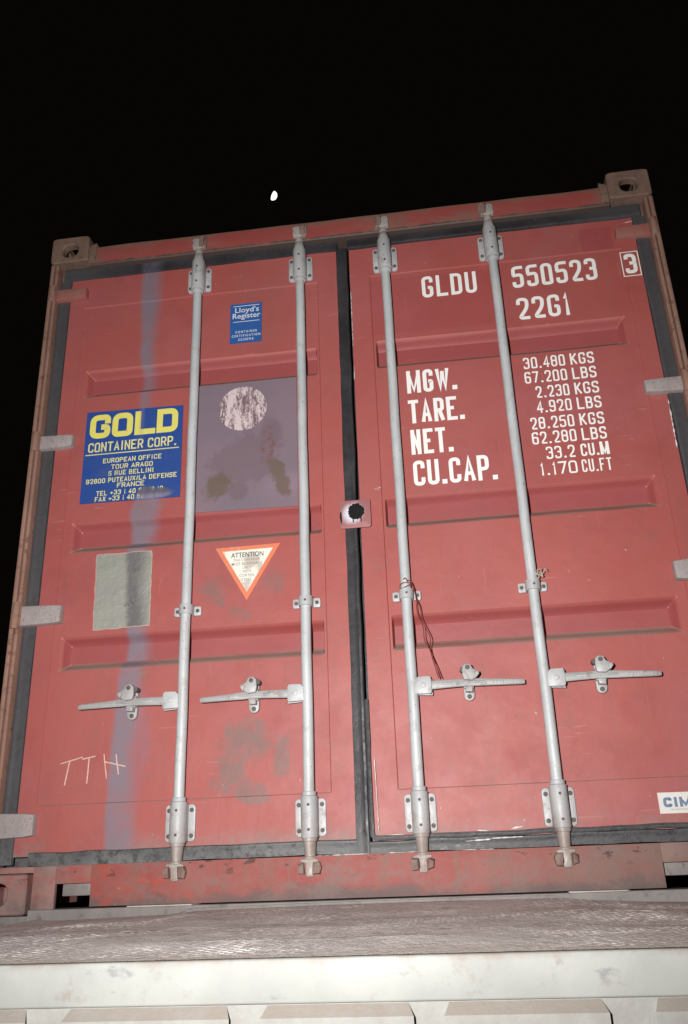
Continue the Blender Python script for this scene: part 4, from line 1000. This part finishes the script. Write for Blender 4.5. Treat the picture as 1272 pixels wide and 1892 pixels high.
def keeper_bottom(x, side):
    m_ = MB(); z = 0.104
    m_.prism([(x+side*q, w) for q, w in [(0.011, z-.018), (0.034, z-.016), (0.038, z+.004), (0.032, z+.018), (0.012, z+.018)]], -0.016, 0.005, bev=.004)
    return m_
def keeper_lug(x, side):
    m_ = MB(); z = 0.104
    m_.prism([(x-side*q, w) for q, w in [(0.014, z-.014), (0.032, z-.012), (0.034, z+.012), (0.016, z+.016)]], -0.014, 0.005, bev=.004)
    return m_
def hub(s):
    m_ = MB(); z = 0.629
    m_.prism([(s*q, w) for q, w in [(0.008, z-.026), (0.058, z-.028), (0.062, z-.022), (0.062, z+.020), (0.057, z+.028), (0.020, z+.027), (0.010, z+.018)]], -0.001, 0.006, bev=.0015)
    m_.prism([(s*q, w) for q, w in [(0.008, z-.026), (0.064, z-.030), (0.066, z+.022), (0.020, z+.024)]], 0.024, 0.030, bev=.0015)
    m_.cyl((s*0.036, 0.003, z), (s*0.036, -0.0045, z), 0.0085, n=16, bev=.0015)
    return m_
def handle(s, sag):
    m_ = MB(); z = 0.629
    secs = [(0.026, .011, .007, 0), (0.060, .0145, .007, 0), (0.100, .0135, .0075, 0.001), (0.140, .0130, .007, .002), (0.180, .0120, .0065, .002), (0.215, .0125, .0065, .001), (0.250, .0110, .008, -.001), (0.300, .0100, .0085, -.003), (0.345, .0088, .0085, -.005), (0.354, .0070, .006, -.0055)]
    N = 12; vs = []
    for d, hz, hy, dz in secs:
        for k in range(N):
            a = 2*math.pi*k/N; c, q = math.cos(a), math.sin(a)
            vs.append((s*d, 0.012 + hy*math.copysign(abs(c)**.6, c), z+dz*sag+hz*math.copysign(abs(q)**.6, q)))
    m_.add(vs, [[i*N+k, i*N+(k+1) % N, (i+1)*N+(k+1) % N, (i+1)*N+k] for i in range(len(secs)-1) for k in range(N)]+[list(range(N)), [(len(secs)-1)*N+k for k in range(N)]])
    m_.box(min(s*.095, s*.225), max(s*.095, s*.225), 0.0025, 0.010, z-.002, z+.005, .002)
    for k in range(9): m_.box(min(s*(.255+k*.010), s*(.259+k*.010)), max(s*(.255+k*.010), s*(.259+k*.010)), 0.0022, 0.006, z-.007-.0006*0, z+.002, .0008)
    return m_
def catch(x, s):
    m_ = MB(); z = 0.6335
    m_.prism(stadium(x, z, 0.034, 0.112), 0.036, 0.0465, bev=.003)
    m_.prism([(x-.016, z-.018), (x+.016, z-.018), (x+.016, z+.02), (x-.016, z+.02)], 0.020, 0.037, bev=.002)
    # swinging flap hanging over the handle from the upper bolt, with a turned-out ear
    m_.prism([(x+s*q, w) for q, w in [(-0.016, z+.046), (-0.006, z+.055), (0.010, z+.052), (0.017, z+.038), (0.030, z+.030), (0.033, z+.022), (0.026, z+.010), (0.012, z+.001), (-0.014, z+.004), (-0.018, z+.020)]], -0.008, 0.004, bev=.003)
    m_.prism([(x+s*q, w) for q, w in [(0.020, z+.024), (0.033, z+.030), (0.036, z+.020), (0.026, z+.008)]], -0.015, -0.006, bev=.003)
    m_.prism([(x-.010, z+.030), (x+.010, z+.030), (x+.010, z+.050), (x-.010, z+.050)], 0.003, 0.038)
    m_.prism([(x-.011, z-.030), (x+.011, z-.032), (x+.012, z-.014), (x-.012, z-.012)], 0.010, 0.037, bev=.003)
    bolts(m_, [(x, z+.042)], -0.0075, 0.0075); bolts(m_, [(x, z-.043)], 0.0365, 0.0075)
    m_.cyl((x-s*.016, 0.010, z+.040), (x-s*.016, 0.036, z+.040), 0.009, n=12, m=1)
    return m_
first = {}
for x, s, side in ((-0.586, -1, 1), (-0.170, -1, 1), (0.170, 1, -1), (0.586, 1, -1)):
    m_ = MB(); m_.tube([(0.0022*mnoise.noise(Vector((k*.22, 2, 0))), YR+0.001*mnoise.noise(Vector((k*.2, 9, 0))), 0.19+2.22*k/40) for k in range(41)], RR, n=28)
    rod = wparent(m_.build('lock_rod', M['galv'], CT)) if not first else None
    if rod is None: rod = first['rod'].copy(); COL.objects.link(rod)
    else: first['rod'] = rod
    rod.location = (x, 0, 0)
    def rsub(key, fn, mats, name):
        if key in first: o = first[key].copy(); COL.objects.link(o); o.parent = rod
        else: first[key] = o = sub(rough(fn()) if name == 'cam' else fn(), name, mats, rod)
        return o
    GP = [M['galv_plate'], M['bolt']]
    rsub('bt', lambda: sleeve_bracket(s, 2.326, True), GP, 'bearing_bracket')
    rsub('bb', lambda: sleeve_bracket(s, 0.249, False), GP, 'bearing_bracket')
    rsub('gd', lambda: guide(0.936), GP, 'rod_guide')
    rsub('ct%d' % side, lambda: cam_top(side), M['cam'], 'cam')
    rsub('cb%d' % side, lambda: cam_bottom(side), M['cam'], 'cam')
    rsub('hub%d' % s, lambda: hub(s), M['galv_plate'], 'handle_hub')
    rsub('hd%d' % s, lambda: handle(s, 1.0), M['handle'], 'handle')
    cpart(rough(keeper_top(x, side), .003, x), 'cam_keeper', M['keeper']); cpart(rough(keeper_bottom(x, side), .004, x), 'cam_keeper', M['keeper']); cpart(rough(keeper_lug(x, side), .004, x+5), 'cam_keeper', M['keeper'])
for x, s in ((-0.764, -1), (-0.350, -1), (0.349, 1), (0.761, 1)): cpart(catch(x, s), 'handle_catch', [M['handle'], M['bolt']])

# the rest of the box ---------------------------------------------------
def corrugated(s):
    m_ = MB(); vs = []; n = 0; y = 0.19; P = []
    while y < LEN-.19:
        P += [(y, 1.205), (y+.07, 1.205), (y+.138, 1.170), (y+.208, 1.170)]; y += .276
    P = [p_ for p_ in P if p_[0] < LEN-.18]; P.append((LEN-.178, P[-1][1]))
    m_.add([(s*x, y_, 0.16) for y_, x in P]+[(s*x, y_, 2.535) for y_, x in P], [[k, k+1, len(P)+k+1, len(P)+k] for k in range(len(P)-1)]); return m_
for s in (-1, 1):
    cpart(corrugated(s), 'side_wall', M['side'], smooth=False, fix=False)
    for z0, z1 in ((0.016, 0.17), (2.52, 2.58)):
        m_ = MB(); m_.box(min(s*1.15, s*1.212), max(s*1.15, s*1.212), 0.18, LEN-.18, z0, z1, .004); cpart(m_, 'side_rail', M['side'])
    m_ = MB(); m_.box(min(s*1.15, s*1.2135), max(s*1.15, s*1.2135), LEN-.16, LEN-.002, 0.119, 2.465, .004); cpart(m_, 'corner_post', M['side'])
m_ = MB(); m_.box(-1.15, 1.15, 0.13, LEN-.03, 2.548, 2.556); cpart(m_, 'roof', M['side'])
m_ = MB(); m_.box(-1.15, 1.15, LEN-.05, LEN-.02, 0.12, 2.5475); cpart(m_, 'rear_wall', M['side'])
m_ = MB(); m_.box(-1.1495, 1.1495, 0.113, LEN-.06, 0.10, 0.165); cpart(m_, 'floor', M['dark_wood'])

# ---------------------------------------------------------------- wire and string tied to the rods
m_ = MB()
A = [(0.175, -.004, 0.979), (0.190, .004, 0.972), (0.199, .012, 0.937), (0.206, .015, .910), (0.214, .016, 0.885), (0.217, .014, 0.843), (0.238, .012, 0.787), (0.237, .008, 0.751), (0.240, .004, 0.724), (0.252, 0.0, .688), (0.265, -.003, 0.646)]
B = [(0.152, .002, 0.950), (0.153, .0, 0.966), (0.172, -.006, .970), (0.192, .003, 0.963), (0.201, .010, 0.927), (0.203, .013, 0.867), (0.218, .020, 0.824), (0.220, .016, 0.779), (0.235, .006, 0.742), (0.243, .0, 0.706), (0.257, -.002, 0.646)]
def smooth(P, n=5):
    P = [Vector(p) for p in P]; out = []
    for i in range(len(P)-1):
        a, b, c, d = P[max(0, i-1)], P[i], P[i+1], P[min(len(P)-1, i+2)]
        for k in range(n):
            t = k/n; out.append(0.5*((2*b)+(c-a)*t+(2*a-5*b+4*c-d)*t*t+(3*b-a-3*c+d)*t**3))
    return out+[P[-1]]
m_.tube(smooth(A), 0.0016, 6); m_.tube(smooth(B), 0.0016, 6)
loop = [(0.170+0.0225*math.cos(a), YR+0.0225*math.sin(a), 0.962+0.012*math.sin(a*1.0+1)) for a in [k*2*math.pi/22 for k in range(23)]]
m_.tube(loop, 0.0017, 6)
m_.tube(smooth([(0.178, -.006, .972), (0.172, -.012, .984), (0.164, -.008, .981)]), 0.0014, 6)
w_ = m_.build('wire', M['wire']); tag(w_, 'thin dark red twisted wire hanging from the third rod down to its handle', 'wire')
m_ = MB()
for k in range(6):
    P = []; a = random.uniform(0, 6); q = Vector((0.607, 0.005, 0.965))
    for j in range(9):
        P.append(q.copy()); q += Vector((random.uniform(-.006, .009), random.uniform(-.004, .003), random.uniform(-.006, .009)))
        q.x = min(max(q.x, .598), .635); q.z = min(max(q.z, .945), .985); q.y = max(-.010, min(.012, q.y))
    m_.tube(smooth(P, 3), 0.0012, 5)
w_ = m_.build('string_knot', M['string']); tag(w_, 'frayed dirty white knot of string at the guide of the fourth rod', 'string')

# ---------------------------------------------------------------- the moon, a half disc lit from lower right
from mathutils import Euler
RM = Euler(ROT, 'XYZ').to_matrix()
d = Vector((-0.1500, 0.7204, 0.6771)).normalized(); MP = CAM + d*900
b = bmesh.new(); bmesh.ops.create_uvsphere(b, u_segments=48, v_segments=32, radius=4.5)
m_ = MB(); m_.bm(b)
t = NT('moon_surface', 1.0, 0, 0)
Ls = (RM @ Vector((0.91, -0.42, 0.10))).normalized()
dot = t.n.new('ShaderNodeVectorMath'); dot.operation = 'DOT_PRODUCT'; t.t.links.new(t.geo.outputs['Normal'], dot.inputs[0]); dot.inputs[1].default_value = Ls
lit = t.ramp(dot.outputs['Value'], 0.06, 0.16)
t.b.inputs['Base Color'].default_value = (0, 0, 0, 1)
t.b.inputs['Emission Color'].default_value = (1.0, 0.97, 0.93, 1); t.t.links.new(t.math('MULTIPLY', lit, 2.2), t.b.inputs['Emission Strength'])
mo = m_.build('moon', t.mat, angle=180); mo.location = MP
tag(mo, 'small bright half moon in the black sky above the container', 'moon')
